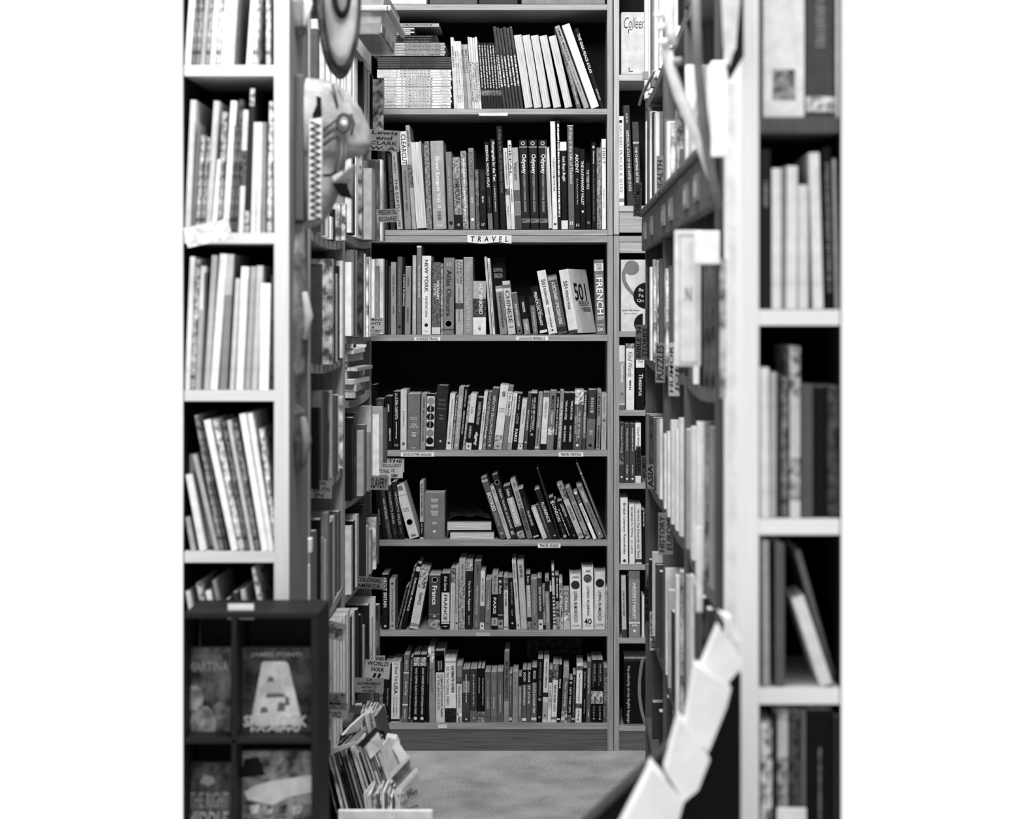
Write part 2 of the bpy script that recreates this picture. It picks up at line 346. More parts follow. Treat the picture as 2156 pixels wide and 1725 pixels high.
r1 += [(a, 17.5, b, 71 + i * .5, .06, 'F') for i, (a, b) in enumerate([(1105, 1080.5), (1124, 1098), (1143, 1116), (1165, 1134), (1189, 1153)])]
r1 += [(1214, 10, 1171, 69, .3, 'm', [('m', .45, .95, .5, .6)]), (1229, 12, 1166, 55, .58, 'h', [T('UMM EL MADAYAN', .03, .42, .4, .12), T('A CITY THROUGH THE AGES', .44, .8, .25, .3)]),
       (1244, 18.5, 1180.5, 52, .86, 'h', []), (1264, 10, 1208, 60, .06, 'h', [T('THE GAIA PEACE ATLAS', .07, .56, .62, .85), T('BARNABY', .76, .9, .4, .7)])]
front_row(YR, 229, r1, 'on the far bookcase top row', 'books on the far bookcase top row', ptone=.8, ceil_py=30)
# --- row 2
r2 = [(800, 8, 794, 300, .12), (809, 8, 803, 318, .2), (822, 10, 815, 322, .14, '', [T('KINGDOM OF THE SUN GOD', .05, .75, .5, .35)]), (836, 12, 822, 312, .6, '', [T('THE EARTH', .38, .78, .5, .2), ('m', .1, .32, .3, .35), T('ANNI', .88, .97, .5, .3)]),
 (852, 14.5, 841, 277, .5, 'h', [('b', 0, .34, .82), T('CLEARCUT', .03, .34, .7, .1), T('THE TRAGEDY OF INDUSTRIAL FORESTRY', .4, .82, .3, .25)]), (867.5, 9, 853, 264, .58, 'h', [('m', .05, .2, .4, .3), ('b', .38, .6, .3, 1)]),
 (877.5, 21, 864, 297, .82, 'F'), (899, 11, 892, 298, .42, 'm'), (912, 28, 905, 297, .58, 'h', [T('Great Escapes Vol. II', .17, .76, .36, .88, 'd', -.02), ('m', .8, .9, .3, .35), T('TASCHEN', .95, .97, .5, .85, 'h')], 'Great Escapes Vol. II'),
 (944, 12.5, 938, 320, .42, '', [T('souks and forest', .18, .6, .4, .62), ('c', .92, .35, .15)], '-'), (958, 16, 952, 331, .45, 'm', [('b', .8, 1, .08), ('c', .94, .2, .5), T('HIMALAYA', .3, .65, .6, .2)]),
 (975, 12, 969, 318, .45, 'm', [('m', .1, .9, .4, .8)]), (989.5, 12, 985, 312, .45, 'h', [T('ROCHEFORT', .05, .4, .6, .3), ('c', .88, .28, .9), ('m', .6, .68, .2, .8)]), (1003, 7, 1000, 357, .35, 'm'), (1011, 13, 1009, 357, .08, '', [('m', .45, .55, .3, .8), T('LF', .9, .94, .5, .8, 'h'), T('TRANSYLVANIA', .05, .35, .4, .25)], '-'),
 (1028, 10, 1019, 299, .09, '', [T('ESSENTIAL WORLD ATLAS', .04, .52, .5, .85), ('b', .82, 1, .4), ('m', .62, .75, .2, .4)]), (1040, 11, 1031, 293, .12, 'h', [T('Photographs for the Tsar', .03, .47, .7, .9), ('m', .52, .8, .3, .6)]),
 (1053.5, 13, 1044, 266, .1, 'h', [T('A Day in the Life of the Soviet Union', .03, .65, .55, .4)]), (1067.5, 9, 1059, 312, .72, '', [('m', .05, .45, .25, .3), ('b', .5, .58, .3, 1), T('ITALY', .72, .83, .4, .4)]),
 (1077, 7.5, 1068.5, 296, .78, '', [T('NEPAL', .05, .4, .6, .15), ('m', .55, .7, .3, .3)]), (1085, 14, 1076.5, 311, .6, 'h', [T('Vietnam', .18, .4, .55, .25), ('b', .52, .66, .3), ('b', .67, .82, .42), ('b', .83, 1, .28)])]
for a, b, q in ((1099, 1092, 295), (1117.5, 1112.5, 295), (1136, 1133.5, 295)):
    r2.append((a, 17.5, b, q, .13, 'h', [T('Odyssey', .16, .38, .66, .9), T('PHOTOGRAPHY AT NATIONAL GEOGRAPHIC', .39, .81, .28, .6), ('b', .075, .085, .6), ('b', .88, .93, .3, 1), T('O', .015, .06, .5, .75, 'h')], 'Odyssey'))
r2 += [(1155, 8, 1148, 308, .8, 'F'), (1163.5, 11, 1158, 256, .82, 'h', [T('TURKEY FROM THE AIR', .33, .65, .4, .35), T('M', .94, .965, .5, .1, 'h')]), (1175, 6.5, 1171.5, 254, .08, '', [('m', .03, .88, .7, .9)]),
 (1182, 14, 1178.5, 299, .07, 'h', [('b', 0, .1, .85), T('Inni Buyn Bugbi', .17, .45, .55, .85), ('b', .9, 1, .8)], '-'), (1197, 13, 1194, 264, .32, 'h', [T('A Day in the Life of Thailand', .02, .56, .6, .75), ('b', 0, .008, .7), T('II', .925, .96, .5, .8, 'h')]),
 (1211, 10.5, 1209, 311, .07, '', [T('ASCENT', .08, .31, .6, .88), T('Steve Roper and Allen Steck', .38, .7, .35, .7), T('H', .93, .97, .6, .7, 'h')], 'ASCENT'), (1222, 11, 1220, 314, .05, '', [T('THE KATHMANDU VALLEY', .15, .7, .5, .85), ('c', .78, .22, .8)]),
 (1234, 10.5, 1232, 344, .06, '', [T('THE TIGERS MILK', .1, .4, .5, .75), ('c', .9, .3, .4)], '-'), (1246, 9, 1245, 300, .07, '', [T('Observatory', .1, .25, .5, .85), ('m', .27, .9, .3, .4), T('8', .04, .07, .5, .85, 'h')], 'Observatory'),
 (1256.5, 9.5, 1256, 311, .38, 'm', [T('Himalaya', .4, .58, .5, .8)]), (1267, 9.5, 1266.5, 293, .84, 'h', [T('TIBET', .08, .28, .6, .35), ('m', .55, .75, .2, .5)])]
front_row(YR, 483, r2, 'on the second far row', 'books on the second far row', ptone=.78, ceil_py=249)
# --- row 3
r3 = [(799, 17, 799, 547, .07, ''), (817, 5, 818, 560, .2), (823, 11, 823, 552, .56, '', [T("A VISITOR'S GUIDE TO", .17, .47, .35, .2), ('m', .6, .72, .3, .3)], "A VISITOR'S GUIDE"), (835.5, 10, 837, 541, .3, '', [('m', .15, .7, .3, .45), ('c', .9, .35, .15)]),
 (846, 6, 848, 572, .06, '', [T("A RASTA'S PILGRIMAGE", .04, .55, .6, .8)]), (852, 12, 854, 561, .5, '', [('m', .15, .3, .3, .3), ('m', .6, .8, .35, .3), ('b', .0, .01, .7)]), (868, 8, 868.5, 538, .6, '', [('m', .1, .8, .3, .8)]),
 (877, 10, 877.5, 518, .42, 'h', [T('The NATCHEZ TRACE', .22, .58, .4, .8), ('b', 0, .02, .75)]), (888, 19, 888.5, 539, .82, '', [T('NEW YORK', .05, .46, .42, .13), T('THE SECRET ATLAS', .51, .78, .25, .2), ('c', .88, .2, .08), ('m', .95, .96, .4, .6)]),
 (909, 18, 910.5, 552, .3, 'm', [T('VISIONARY', .25, .52, .32, .88, 'd', .18), T('STATE', .3, .46, .3, .85, 'd', -.2), ('b', .9, .995, .75)], 'VISIONARY STATE'), (928, 4.5, 928.5, 555, .5, 'm'), (933, 22.5, 934.5, 543, .42, '', [T('Atlas Obscura', .16, .76, .48, .08), T('III', .06, .11, .4, .6, 'h'), ('c', .86, .36, .62), ('c', .86, .3, .45), ('b', .93, .945, .2)]),
 (959.5, 16, 958.5, 547, .62, '', [T('AFRICAN', .02, .32, .35, .3, 'd', .22), T('RAINBOW', .02, .32, .35, .3, 'd', -.2), T('Lorenzo & M. Ricciardi', .36, .82, .3, .4), ('b', .58, .66, .25)], 'AFRICAN RAINBOW'), (976, 19.5, 976, 542, .52, '', [T('THE BEST LAST PLACE', .05, .5, .35, .68), T('Road Trips', .42, .62, .5, .75, 'd', -.1, .01, .2), ('m', .65, .95, .5, .65), ('b', 0, .01, .7)], 'THE BEST'),
 (996, 27, 996, 592, .6, '', [('b', .33, .68, .22, 1), ('b', .68, 1, .82), T('HUMANKIND', .05, .62, .3, .85, 'd', .1), ('m', .85, .92, .25, .4)]), (1031.5, 5, 1019.5, 541, .68), (1037.5, 5, 1026, 544, .8, '', [('m', .05, .9, .4, .3)]),
 (1043, 27, 1037, 542, .05, 'D', [T('SURVIVAL', .14, .19, .75, .62, 'h', -.1), T('ENGLISH', .21, .27, .65, .62, 'h', -.1)], 'SURVIVAL ENGLISH'),
 (1053, 15.5, 1042.5, 602, .5, '', [('b', .06, .12, .75), ('m', .15, .85, .35, .25), ('m', .2, .7, .15, .3, .3)]), (1070, 16, 1057, 592, .7, '', [T('CHINESE', .18, .78, .55, .25), ('b', .07, .13, .35), T('ooo', .85, .88, .6, .1, 'h'), ('b', .0, .01, .85)]), (1089, 12, 1076, 616, .33, '', [T('ROMANIA IN BRIEF', .28, .82, .4, .82), ('b', .0, .02, .7), ('c', .92, .2, .1)], 'ROMANIA'),
 (1104.5, 12.5, 1092.5, 624, .07, '', [T("WEBSTER'S", .15, .42, .4, .85), ('b', .6, 1, .5), ('m', .65, .85, .5, .7)], '-'), (1122.5, 11, 1113, 624, .36, '', [('b', 0, .24, .08), ('m', .3, .95, .35, .65)]), (1137, 16.5, 1116, 603, .05, '', [T('FRENCH DICTIONARY', .12, .83, .38, .88, 'd', -.05), T('COLLINS', .27, .62, .22, .6, 'd', .3), ('b', .92, .975, .8)], 'FRENCH DICTIONARY'),
 (1155, 19, 1129.5, 570, .8, '', [T('501', .14, .26, .45, .12), T('RUSSIAN VERBS', .28, .54, .3, .15), ('m', .58, .9, .2, .4), ('c', .94, .12, .2)], '501 RUSSIAN VERBS'), (1175, 20, 1151, 579, .3, '', [T('A DICTIONARY OF RUSSIAN VERBS', .12, .84, .38, .85), ('b', .03, .09, .55), ('b', .88, .96, .15)]),
 (1197, 21, 1173, 568, .82, 'Y', [T('501', .18, .29, .45, .12), T('FRENCH VERBS', .32, .62, .3, .15), ('b', .94, 1, .25), ('x', '501', .22, .5, .15, .8, .08), ('x', 'FRENCH', .5, .58, .3, .85, .1), ('x', 'VERBS', .6, .67, .4, .9, .1)], '501 FRENCH VERBS'),
 (1256, 19.5, 1250.5, 547, .4, '', [('b', .05, .15, .78), T('FREE', .055, .08, .6, .15, 'h'), T('AUDIO', .085, .11, .65, .15, 'h'), T('APPS', .115, .14, .6, .15, 'h'), T('PACK', .2, .225, .75, .85, 'h'), T('FRENCH', .24, .73, .72, .92), T('LEARN', .76, .785, .7, .85, 'h'), T('IN JUST', .79, .81, .65, .85, 'h'), T('A DAY', .86, .88, .7, .85, 'h'), T('DK', .91, .955, .65, .85, 'h')], 'FRENCH')]
front_row(YR, 705, r3, 'on the OVERSIZE TRAVEL shelf', 'books on the oversize travel shelf', ceil_py=509)
# --- row 4
r4 = [(782, 9, 782, 811, .05), (791, 17, 791, 841, .25, '', [('m', .05, .3, .5, .4)]), (810, 15.5, 810, 835, .05, '', [('m', .15, .3, .25, .7), ('m', .6, .85, .25, .7, .2)]), (827, 14.5, 827.5, 825, .05, '', [T('LA ULTIMA CUENTISTA', .03, .48, .4, .8), ('m', .52, .82, .2, .7), T('LQ', .9, .94, .5, .8, 'h')]),
 (843, 13, 843.5, 821, .72, '', [('m', .35, .6, .2, .4), ('c', .9, .25, .3)]), (857.5, 26, 859, 829, .4, '', [T('DON', .53, .57, .4, .75, 'h'), T('QUIJOTE', .58, .62, .75, .75, 'h'), T('MIGUEL DE', .42, .44, .6, .8, 'h'), T('CERVANTES', .45, .465, .6, .8, 'h'), ('m', .69, .77, .5, .7), T('penguin', .955, .98, .4, .85, 'h'), ('b', 0, .01, .7)], 'DON QUIJOTE'),
 (884.5, 11, 887.5, 829, .52, '', [T('AMOR CUATRO GRANDES', .28, .85, .4, .3), ('m', .06, .25, .3, .2)], 'AMOR CUATRO GRANDES'), (896, 17, 899, 830, .78, 'h', [('b', 0, .04, .05), ('c', .13, .46, .5), ('c', .27, .46, .05), ('c', .41, .46, .05), ('c', .55, .46, .05), ('c', .7, .46, .45), ('c', .84, .46, .05), ('b', .94, 1, .05), T('Federico Garcia Lorca', .22, .6, .2, .8)], '-'),
 (914.5, 24, 920, 812, .14, 'h', [T('Gabriel', .21, .24, .6, .4, 'h'), T('Garcia', .28, .31, .6, .4, 'h'), T('Marquez', .35, .38, .75, .4, 'h'), T('Una', .45, .48, .4, .45, 'h'), T('vida', .5, .53, .4, .45, 'h'), ('c', .87, .1, .7)], 'Una vida'), (938.5, 11, 948, 829, .76, '', [T('Gabriel Garcia Marquez', .1, .45, .3, .3), ('m', .5, .8, .25, .5), ('c', .88, .25, .2)], '-'),
 (949.8, 3.6, 961, 834, .5, 'm'), (955, 10.5, 967, 815, .55, '', [T('ADHARI LOPEZ AMANDO', .14, .82, .5, .8), ('c', .93, .2, .8)], '-'), (966, 7, 979, 815, .05, '', [T('HISTORIAS DE HORROR', .38, .75, .5, .75, 'u'), T('H.P. LOVECRAFT', .04, .32, .5, .75, 'u')], 'HISTORIAS DE HORROR'), (973.5, 5, 986.5, 834, .5, 'm'),
 (979.5, 12.5, 992, 829, .76, '', [('b', .52, .88, .06), T('Lolita', .24, .36, .5, .5, 'd', 0, 0, .3), T('NABOKOV', .58, .8, .4, .8), ('c', .94, .2, .3)], 'Lolita'), (993, 13, 1005.5, 838, .05, '', [T('ARTURO PEREZ REVERTE', .08, .52, .45, .7, 'u'), T('Selflip', .66, .92, .6, .88, 'u', 0, .02, .3)], 'Selflip'), (1007, 7.5, 1020, 825, .76, '', [('m', .3, .7, .3, .3)]), (1015.5, 6.5, 1029, 826, .4, 'm', [('m', .6, .8, .5, .8)]),
 (1023, 14, 1037, 818, .28, '', [T('LOS DETECTIVES SALVAJES', .12, .88, .5, .72, 'u'), T('A', .91, .96, .4, .9, 'h')]), (1038.5, 17.5, 1054, 811, .78, '', [('b', .9, 1, .6), ('m', .1, .18, .5, .4), T('LA SOMBRA', .36, .38, .7, .3, 'h'), T('DEL VIENTO', .4, .42, .7, .3, 'h'), ('b', .78, .9, .5, 1), ('c', .95, .12, .2)], 'LA SOMBRA DEL VIENTO'), (1057, 9.5, 1071.5, 814, .42, '', [('b', .08, .46, .82), T('TALISMAN', .09, .45, .55, .2)]), (1067, 10, 1080.5, 828, .76, '', [T('The Hidden Treasures of Paris', .06, .85, .35, .3, 'd', 0, 0, .3), ('b', .88, 1, .55)], 'Treasures of Paris'),
 (1078, 10.5, 1089.5, 829, .05, '', [T('LOVE', .36, .54, .5, .62), T('PARIS', .63, .86, .55, .9), ('m', .04, .28, .3, .6)], 'LOVE and PARIS'), (1089.5, 10.5, 1100, 841, .76, '', [T('Vladyavna', .16, .48, .4, .25, 'd', 0, 0, .3), ('b', .87, .89, .5), ('c', .93, .15, .1)], '-'), (1101.5, 8, 1112, 828, .28, '', [('m', .3, .65, .4, .7), ('c', .87, .25, .8)]), (1111, 13, 1119, 825, .07, '', [('b', 0, .03, .7), T('PARIS AND HER CATHEDRALS', .1, .66, .35, .8, 'd', .12), ('m', .12, .7, .15, .7, -.25), ('c', .74, .25, .5)]),
 (1125.5, 10, 1134, 828, .48, '', [T("I've been gone far too long", .05, .6, .45, .85), ('m', .64, .88, .35, .25), ('b', .95, .97, .8)], 'gone far too long'), (1137, 12.5, 1145, 827, .8, '', [('b', .0, .08, .3, 1), ('b', .9, 1, .07), ('m', .15, .45, .5, .6), T('TRAVELLER', .52, .8, .4, .93)], 'TRAVELLER'), (1150.5, 14, 1158.5, 824, .42, '', [T('MERDE', .08, .32, .45, .12), T('Happens', .36, .56, .4, .85, 'd', 0, 0, .2), ('b', .62, .75, .6, 1)]),
 (1165, 7.2, 1172.5, 828, .06, '', [T('LOVED NICHE WRITING', .08, .74, .5, .75)], '-'), (1172.6, 8.3, 1180, 823, .5, '', [T('FOR THE LOVE OF GOD', .2, .82, .5, .9), ('m', .86, .95, .3, .8)]), (1181, 12, 1188, 828, .05, '', [T('THRILLING CITIES', .13, .47, .35, .85), T('IAN FLEMING', .58, .86, .35, .85)]), (1193, 12, 1199.5, 828, .05, '', [T('THRILLING CITIES', .13, .47, .35, .85), T('IAN FLEMING', .58, .86, .35, .85)]),
 (1205.5, 19, 1211, 820, .3, 'h', [('b', 0, .25, .62, 1), T('THE ART OF TRAVEL', .36, .82, .22, .8, 'd', .1), ('m', .3, .85, .1, .7, -.12), T('FRANCIS GALTON', .44, .74, .16, .75, 'd', -.3), ('c', .93, .14, .9)], 'THE ART OF TRAVEL'), (1225, 7, 1230, 826, .42, '', [('b', 0, .36, .25), ('m', .06, .7, .35, .75), ('b', .8, 1, .25)]),
 (1233.5, 17.5, 1239, 820, .2, 'h', [('b', 0, .01, .7), ('b', .49, 1, .36), ('m', .14, .38, .45, .6), ('m', .68, .76, .5, .6), ('c', .93, .2, .06)]), (1255, 8.5, 1258, 821, .48, '', [T('LIEBLING', .06, .44, .6, .12), ('m', .6, .95, .5, .25)], 'LIEBLING'), (1265.5, 11, 1267, 829, .62, '', [T('Wanderlust', .06, .36, .35, .4, 'd', 0, 0, .3), ('c', .48, .25, .3), ('m', .6, .8, .2, .45)], '-')]
front_row(YR, 948, r4, 'on the BOOKS IN OTHER LANGUAGES shelf', 'books on the other languages shelf', ceil_py=718)
# --- row 5
r5 = [(798, 7, 789, 1010, .05, '', [T('HOTELS', .5, .75, .45, .75)]), (807, 7, 795, 1025, .08), (816, 10, 799, 1032, .25, '', [T('WHY WE TRAVEL', .18, .6, .4, .8), ('m', .65, .9, .2, .45)]), (828, 11, 812, 1022, .13, '', [T("VINCENT'S ARLES", .12, .72, .45, .6), ('m', .8, .9, .2, .35)]), (841, 11, 824, 1015, .13, '', [T("VINCENT'S ARLES", .17, .75, .45, .6), ('m', .8, .9, .2, .35)]),
 (861, 22, 828, 1021, .74, 'h', [('b', .2, .205, .25), ('m', .03, .1, .6, .4), T('ELLERY', .44, .465, .65, .15, 'h'), T('WALTER', .48, .505, .65, .15, 'h'), ('c', .7, .3, .3), ('c', .7, .27, .74), ('m', .93, .96, .5, .3)], '-'), (884, 8, 884, 1014, .62, '', [T('The ROAD TRIP SURVIVAL GUIDE', .04, .6, .5, .12), ('b', .7, .96, .07), T('Rob Taylor', .73, .9, .4, .8)], 'ROAD TRIP SURVIVAL GUIDE'),
 (892.5, 44, 892.5, 1038, .42, 'h', [('m', .13, .2, .4, .65), ('m', .26, .33, .42, .65), ('m', .39, .47, .4, .65), ('m', .63, .68, .28, .65), ('c', .83, .06, .85)]),
 (1053, 13.5, 1011, 1006, .3, '', [T('BOOKED', .25, .55, .6, .9), ('m', .58, .78, .5, .5), ('b', .04, .05, .8), ('b', .06, .07, .8), T('M', .9, .93, .35, .85, 'h')]), (1067.5, 9, 1031, 1025, .68, '', [('m', .05, .16, .3, .35), T('WANDERLUST', .28, .76, .4, .5)], '-'), (1077.5, 12.5, 1034.5, 1000, .16, '', [('c', .12, .42, .7), ('c', .12, .36, .16), T('TRAIN TRAVEL IN EUROPE', .22, .84, .4, .75), T('R', .88, .94, .6, .8, 'h')]), (1091, 15.5, 1058, 1024, .13, '', [T('Fodors', .06, .19, .45, .85), ('b', .22, .77, .6), T('ESSENTIAL EUROPE', .24, .72, .45, .9), ('b', .86, 1, .45, 1)], 'ESSENTIAL EUROPE'),
 (1110, 12, 1073, 1010, .4, '', [('b', 0, .5, .62), T('STATE OF THE WORLD ATLAS', .2, .86, .55, .08), ('m', .06, .13, .6, .2)], 'STATE WORLD ATLAS'), (1124, 12.5, 1089, 1029, .05, '', [T('Henry James', .2, .42, .35, .3), T('ITALIAN HOURS', .44, .74, .45, .75), ('b', .94, .97, .7), ('b', 0, .01, .8)], 'ITALIAN HOURS'), (1142, 11, 1117, 1069, .72, '', [T('Venice for Pleasure', .08, .85, .45, .93)]), (1154, 9, 1127.5, 1063, .2, '', [('m', .08, .8, .35, .5)]),
 (1163.5, 12, 1124, 1030, .12, '', [T('FLORENCE', .27, .67, .55, .88), ('b', 0, .01, .8), ('m', .93, .96, .5, .7)]), (1177, 3.8, 1129.5, 988, .16, ''), (1185.5, 11, 1154, 1048, .05, '', [('b', .08, .14, .5, 1), T('LONDON', .16, .58, .6, .85), ('m', .62, .85, .2, .4), ('c', .94, .35, .6)]), (1198.5, 5.5, 1165, 1052, .06, '', [('m', .25, .9, .5, .7)]), (1205.5, 11, 1172, 1054, .05, '', [('b', 0, .01, .85), T('LONDON', .1, .42, .55, .8), ('m', .46, .68, .2, .4), ('c', .92, .25, .3)]),
 (1218, 12.5, 1171, 1020, .68, '', [('b', 0, .28, .42, 1), T('LONDON', .4, .66, .5, .1), ('b', .9, .96, .5)], 'LONDON'), (1233, 11, 1189, 1027, .56, '', [('b', 0, .27, .4), T('LONDON 2018', .34, .65, .45, .25), ('b', .86, .95, .35, 1)], 'LONDON 2018'), (1249, 7.5, 1207, 1037, .84, '', [T('TOP 10 LONDON', .28, .65, .55, .3), ('b', .04, .24, .4, 1)], 'TOP 10 LONDON'), (1259.5, 13, 1212, 1022, .42, '', [T('LONDON', .1, .32, .55, .85), ('m', .38, .68, .2, .25), ('m', .89, .92, .3, .85), ('b', 0, .012, .7)]), (1275, 5, 1212, 976, .3, '', [('m', .18, .7, .3, .65), ('b', .13, .14, .75)]),]
front_row(YR, 1137, r5, 'on the TRAVEL GUIDES shelf', 'books on the travel guides shelf', ceil_py=962)
for i, (a, b, y0, y1, tt, lb) in enumerate([(940, 1037, 1097, 1117, .8, 'upper'), (946, 1043, 1119, 1137, .8, 'lower')]):
    Yb = YR + .02; o = make_book((wx(a, Yb), Yb, wz((y0 + y1) / 2, Yb)), (y1 - y0) * kR, (b - a) * kR, .17, .1, math.pi / 2, 0, False, False, (), True, .8)
    tag(o, f'{lb} of two thick pages-out books lying flat beside the BOOKED spine', 'book', 'flat books on the travel guides shelf')
m = MB(); n = 14
for j in range(n + 1):
    for i in range(4):
        u = j / n; m.v.append((wx(945 + 95 * u, YR), YR + .03 + i * .045, R(1096.5) + .004 + .010 * abs(math.sin(u * 7 + i)) + .006 * math.sin(i * 2 + u * 4) ** 2))
for j in range(n):
    for i in range(3): a = j * 4 + i; m.f.append((a, a + 4, a + 5, a + 1))
mg = m.obj('magazine', mott(.12, 30)); s = mg.modifiers.new('thick', 'SOLIDIFY'); s.thickness = .003; tag(mg, 'dark curled magazine lying on the two pages-out books', 'magazine')
# --- row 6
r6 = [(804, 14, 804, 1209, .05, '', [('b', 0, .01, .85), T('ABOUT BRITAIN', .06, .6, .5, .88), ('m', .65, .85, .3, .15), ('c', .94, .2, .7)]), (820, 12, 820, 1221, .62, '', [T('STRANGE ICELAND', .18, .85, .3, .25), ('c', .08, .2, .15), ('c', .93, .28, .4)], 'STRANGE ICELAND'), (832.5, 4, 855, 1236, .25, 'm'), (839, 4, 872, 1193, .35, 'm'), (844.5, 9, 879, 1187, .06, '', [T('DISCOVER FRANCE', .22, .72, .45, .85), ('b', .05, .12, .7)]),
 (862, 19, 886, 1197, .74, '', [('b', 0, .33, .5, 1), T('FRANCE', .4, .6, .35, .15, 'd', .05), ('b', .91, .96, .5)]), (902, 24, 903.5, 1211, .24, '', [('c', .09, .25, .8), ('c', .09, .21, .24), T('France', .2, .55, .42, .92), ('b', .72, .73, .5), ('b', .82, 1, .45, 1), ('b', 0, .008, .8), ('m', .745, .775, .35, .8)], 'France'), (929, 17, 930, 1208, .8, '', [('b', 0, .34, .04), T('Rick Steves', .05, .31, .4, .85, 'd', 0, 0, .3), T('FRANCE', .38, .84, .42, .08), ('b', .86, .88, .5), ('b', .9, 1, .05), T('MAP', .935, .955, .5, .9, 'h')], 'FRANCE'),
 (947.5, 9.5, 949.5, 1197, .72, '', [('b', 0, .24, .35, 1), ('m', .28, .88, .3, .6)]), (958, 6, 960, 1193, .66, '', [('m', .1, .8, .3, .4), ('c', .9, .3, .1)]), (965, 13.5, 967, 1178, .5, 'm', [('b', 0, .3, .62), ('m', .07, .28, .3, .3)]), (979.5, 15, 981, 1181, .12, '', [('b', 0, .15, .5, 1), T('Paris Bon Appetit', .3, .73, .38, .85), ('m', .8, .93, .2, .6)]), (995.5, 14, 999, 1182, .36, '', [T('PARIS HOTELS & MORE', .36, .78, .3, .7), ('m', .06, .2, .3, .25), ('m', .87, .95, .15, .6)]),
 (1010, 9.5, 1012, 1203, .78, '', [T('SACRED PARIS', .12, .52, .45, .3), ('b', .6, .88, .28), ('c', .94, .18, .1)]), (1021, 12, 1022.5, 1221, .42, '', [T('PARIS', .4, .6, .3, .8), ('m', .2, .38, .2, .65), ('c', .88, .15, .2)], '-'),
 (1034.5, 13, 1036, 1208, .05, '', [('b', 0, .37, .58), T('Rick Steves', .04, .34, .45, .12, 'd', 0, 0, .3), T('PARIS', .43, .72, .5, .88), ('b', .79, .93, .6), T('2019', .82, .9, .4, .2), ], 'PARIS'), (1048.5, 11, 1047.5, 1214, .16, '', [('c', .1, .3, .7), T('Paris', .18, .33, .45, .88), ('b', .72, .74, .6), ('b', .82, 1, .4, 1), ('b', 0, .01, .7)], 'Paris'), (1061, 9.5, 1060, 1215, .74, '', [('b', 0, .25, .35, 1), T('TOP 10 PARIS', .3, .55, .45, .25), ('b', .94, .97, .5)]), (1072.5, 13.5, 1069.5, 1217, .06, '', [T('TERRACE BOULARD', .08, .52, .25, .55), T('KNOPF', .62, .74, .25, .55), ('c', .88, .16, .7)], '-'),
 (1087.5, 8.5, 1077.5, 1180, .72, '', [T('Barcelona', .05, .27, .55, .4), ('m', .32, .55, .3, .4), ('c', .94, .2, .2)], 'Barcelona'), (1097, 13, 1089, 1182, .66, '', [('m', .06, .18, .5, .35), ('c', .22, .25, .35), T('BARCELONA TASTE', .32, .8, .4, .75)], 'Barcelona Taste'), (1110.5, 9, 1107, 1209, .62, '', [('b', 0, .2, .07), T('Fodors', .04, .17, .5, .85), T('BARCELONA', .23, .6, .5, .88), ('b', .78, .86, .1), ('b', .86, 1, .4, 1)], 'BARCELONA'), (1120, 13, 1117.5, 1220, .42, '', [T('BARCELONA', .45, .72, .3, .7), ('m', .2, .42, .2, .6), ('c', .89, .15, .2)], 'BARCELONA'), (1134, 9.5, 1131, 1216, .22, '', [T('SECRET BARCELONA', .18, .65, .45, .85), ('b', .81, 1, .75), ('c', .9, .25, .05), ('b', 0, .015, .7)]),
 (1144, 5.5, 1141.5, 1238, .45, '', [('b', .36, .56, .06), ('b', .9, 1, .05), ('m', .05, .8, .4, .75)]), (1149.5, 9, 1147, 1217, .48, '', [('b', .07, .26, .1), T('Like a Local BARCELONA', .3, .86, .42, .85)], 'Like a Local'), (1159, 4.3, 1157, 1233, .08, '', [('b', 0, .14, .75)]), (1165, 5.5, 1161, 1192, .72, '', [('b', .02 + .06, .11, .25), ('b', .15, .18, .25)] + [('b', .46 + i * .055, .485 + i * .055, .28) for i in range(9)]), (1170.5, 8.5, 1168.5, 1212, .06, '', [('m', .05, .13, .5, .7), T('Amsterdam', .15, .42, .5, .9), ('b', .48, 1, .42, 1)]), (1179.3, 7.2, 1177, 1220, .62, 'm', [('m', .1, .3, .3, .3), ('m', .6, .75, .4, .2)]), (1187, 13.5, 1185, 1243, .45, '', [T('China', .18, .5, .5, .88), ('b', .58, .77, .6, 1), ('b', .77, 1, .7), T('III', .05, .12, .5, .75, 'h')]),
 (1201, 24, 1199, 1209, .82, 'h', [('c', .2, .38, .15, 1), T('LIVING IN MOROCCO', .32, .87, .3, .12), T('TASCHEN', .92, .945, .6, .25, 'h'), ('m', .05, .055, .7, .4)], 'LIVING IN MOROCCO'), (1226, 24, 1225, 1195, .84, 'h', [('c', .18, .37, .25, 1), T('LIVING IN JAPAN', .31, .77, .3, .12), T('40', .82, .92, .66, .06, 'h'), T('TASCHEN', .93, .95, .55, .3, 'h'), ('m', .05, .08, .6, .5)], 'LIVING IN JAPAN'), (1251, 23.5, 1251.5, 1204, .8, 'h', [('c', .2, .39, .08, 1), T('LIVING IN MEXICO', .33, .85, .28, .12), T('TASCHEN', .9, .925, .6, .25, 'h'), ('b', .935, .94, .4)], 'LIVING IN MEXICO'), (1275.2, 5.2, 1275, 1238, .76, '', [('m', .05, .95, .5, .3)])]
front_row(YR, 1327, r6, 'on the France and Paris shelf', 'books on the France and Paris shelf', ceil_py=1151)
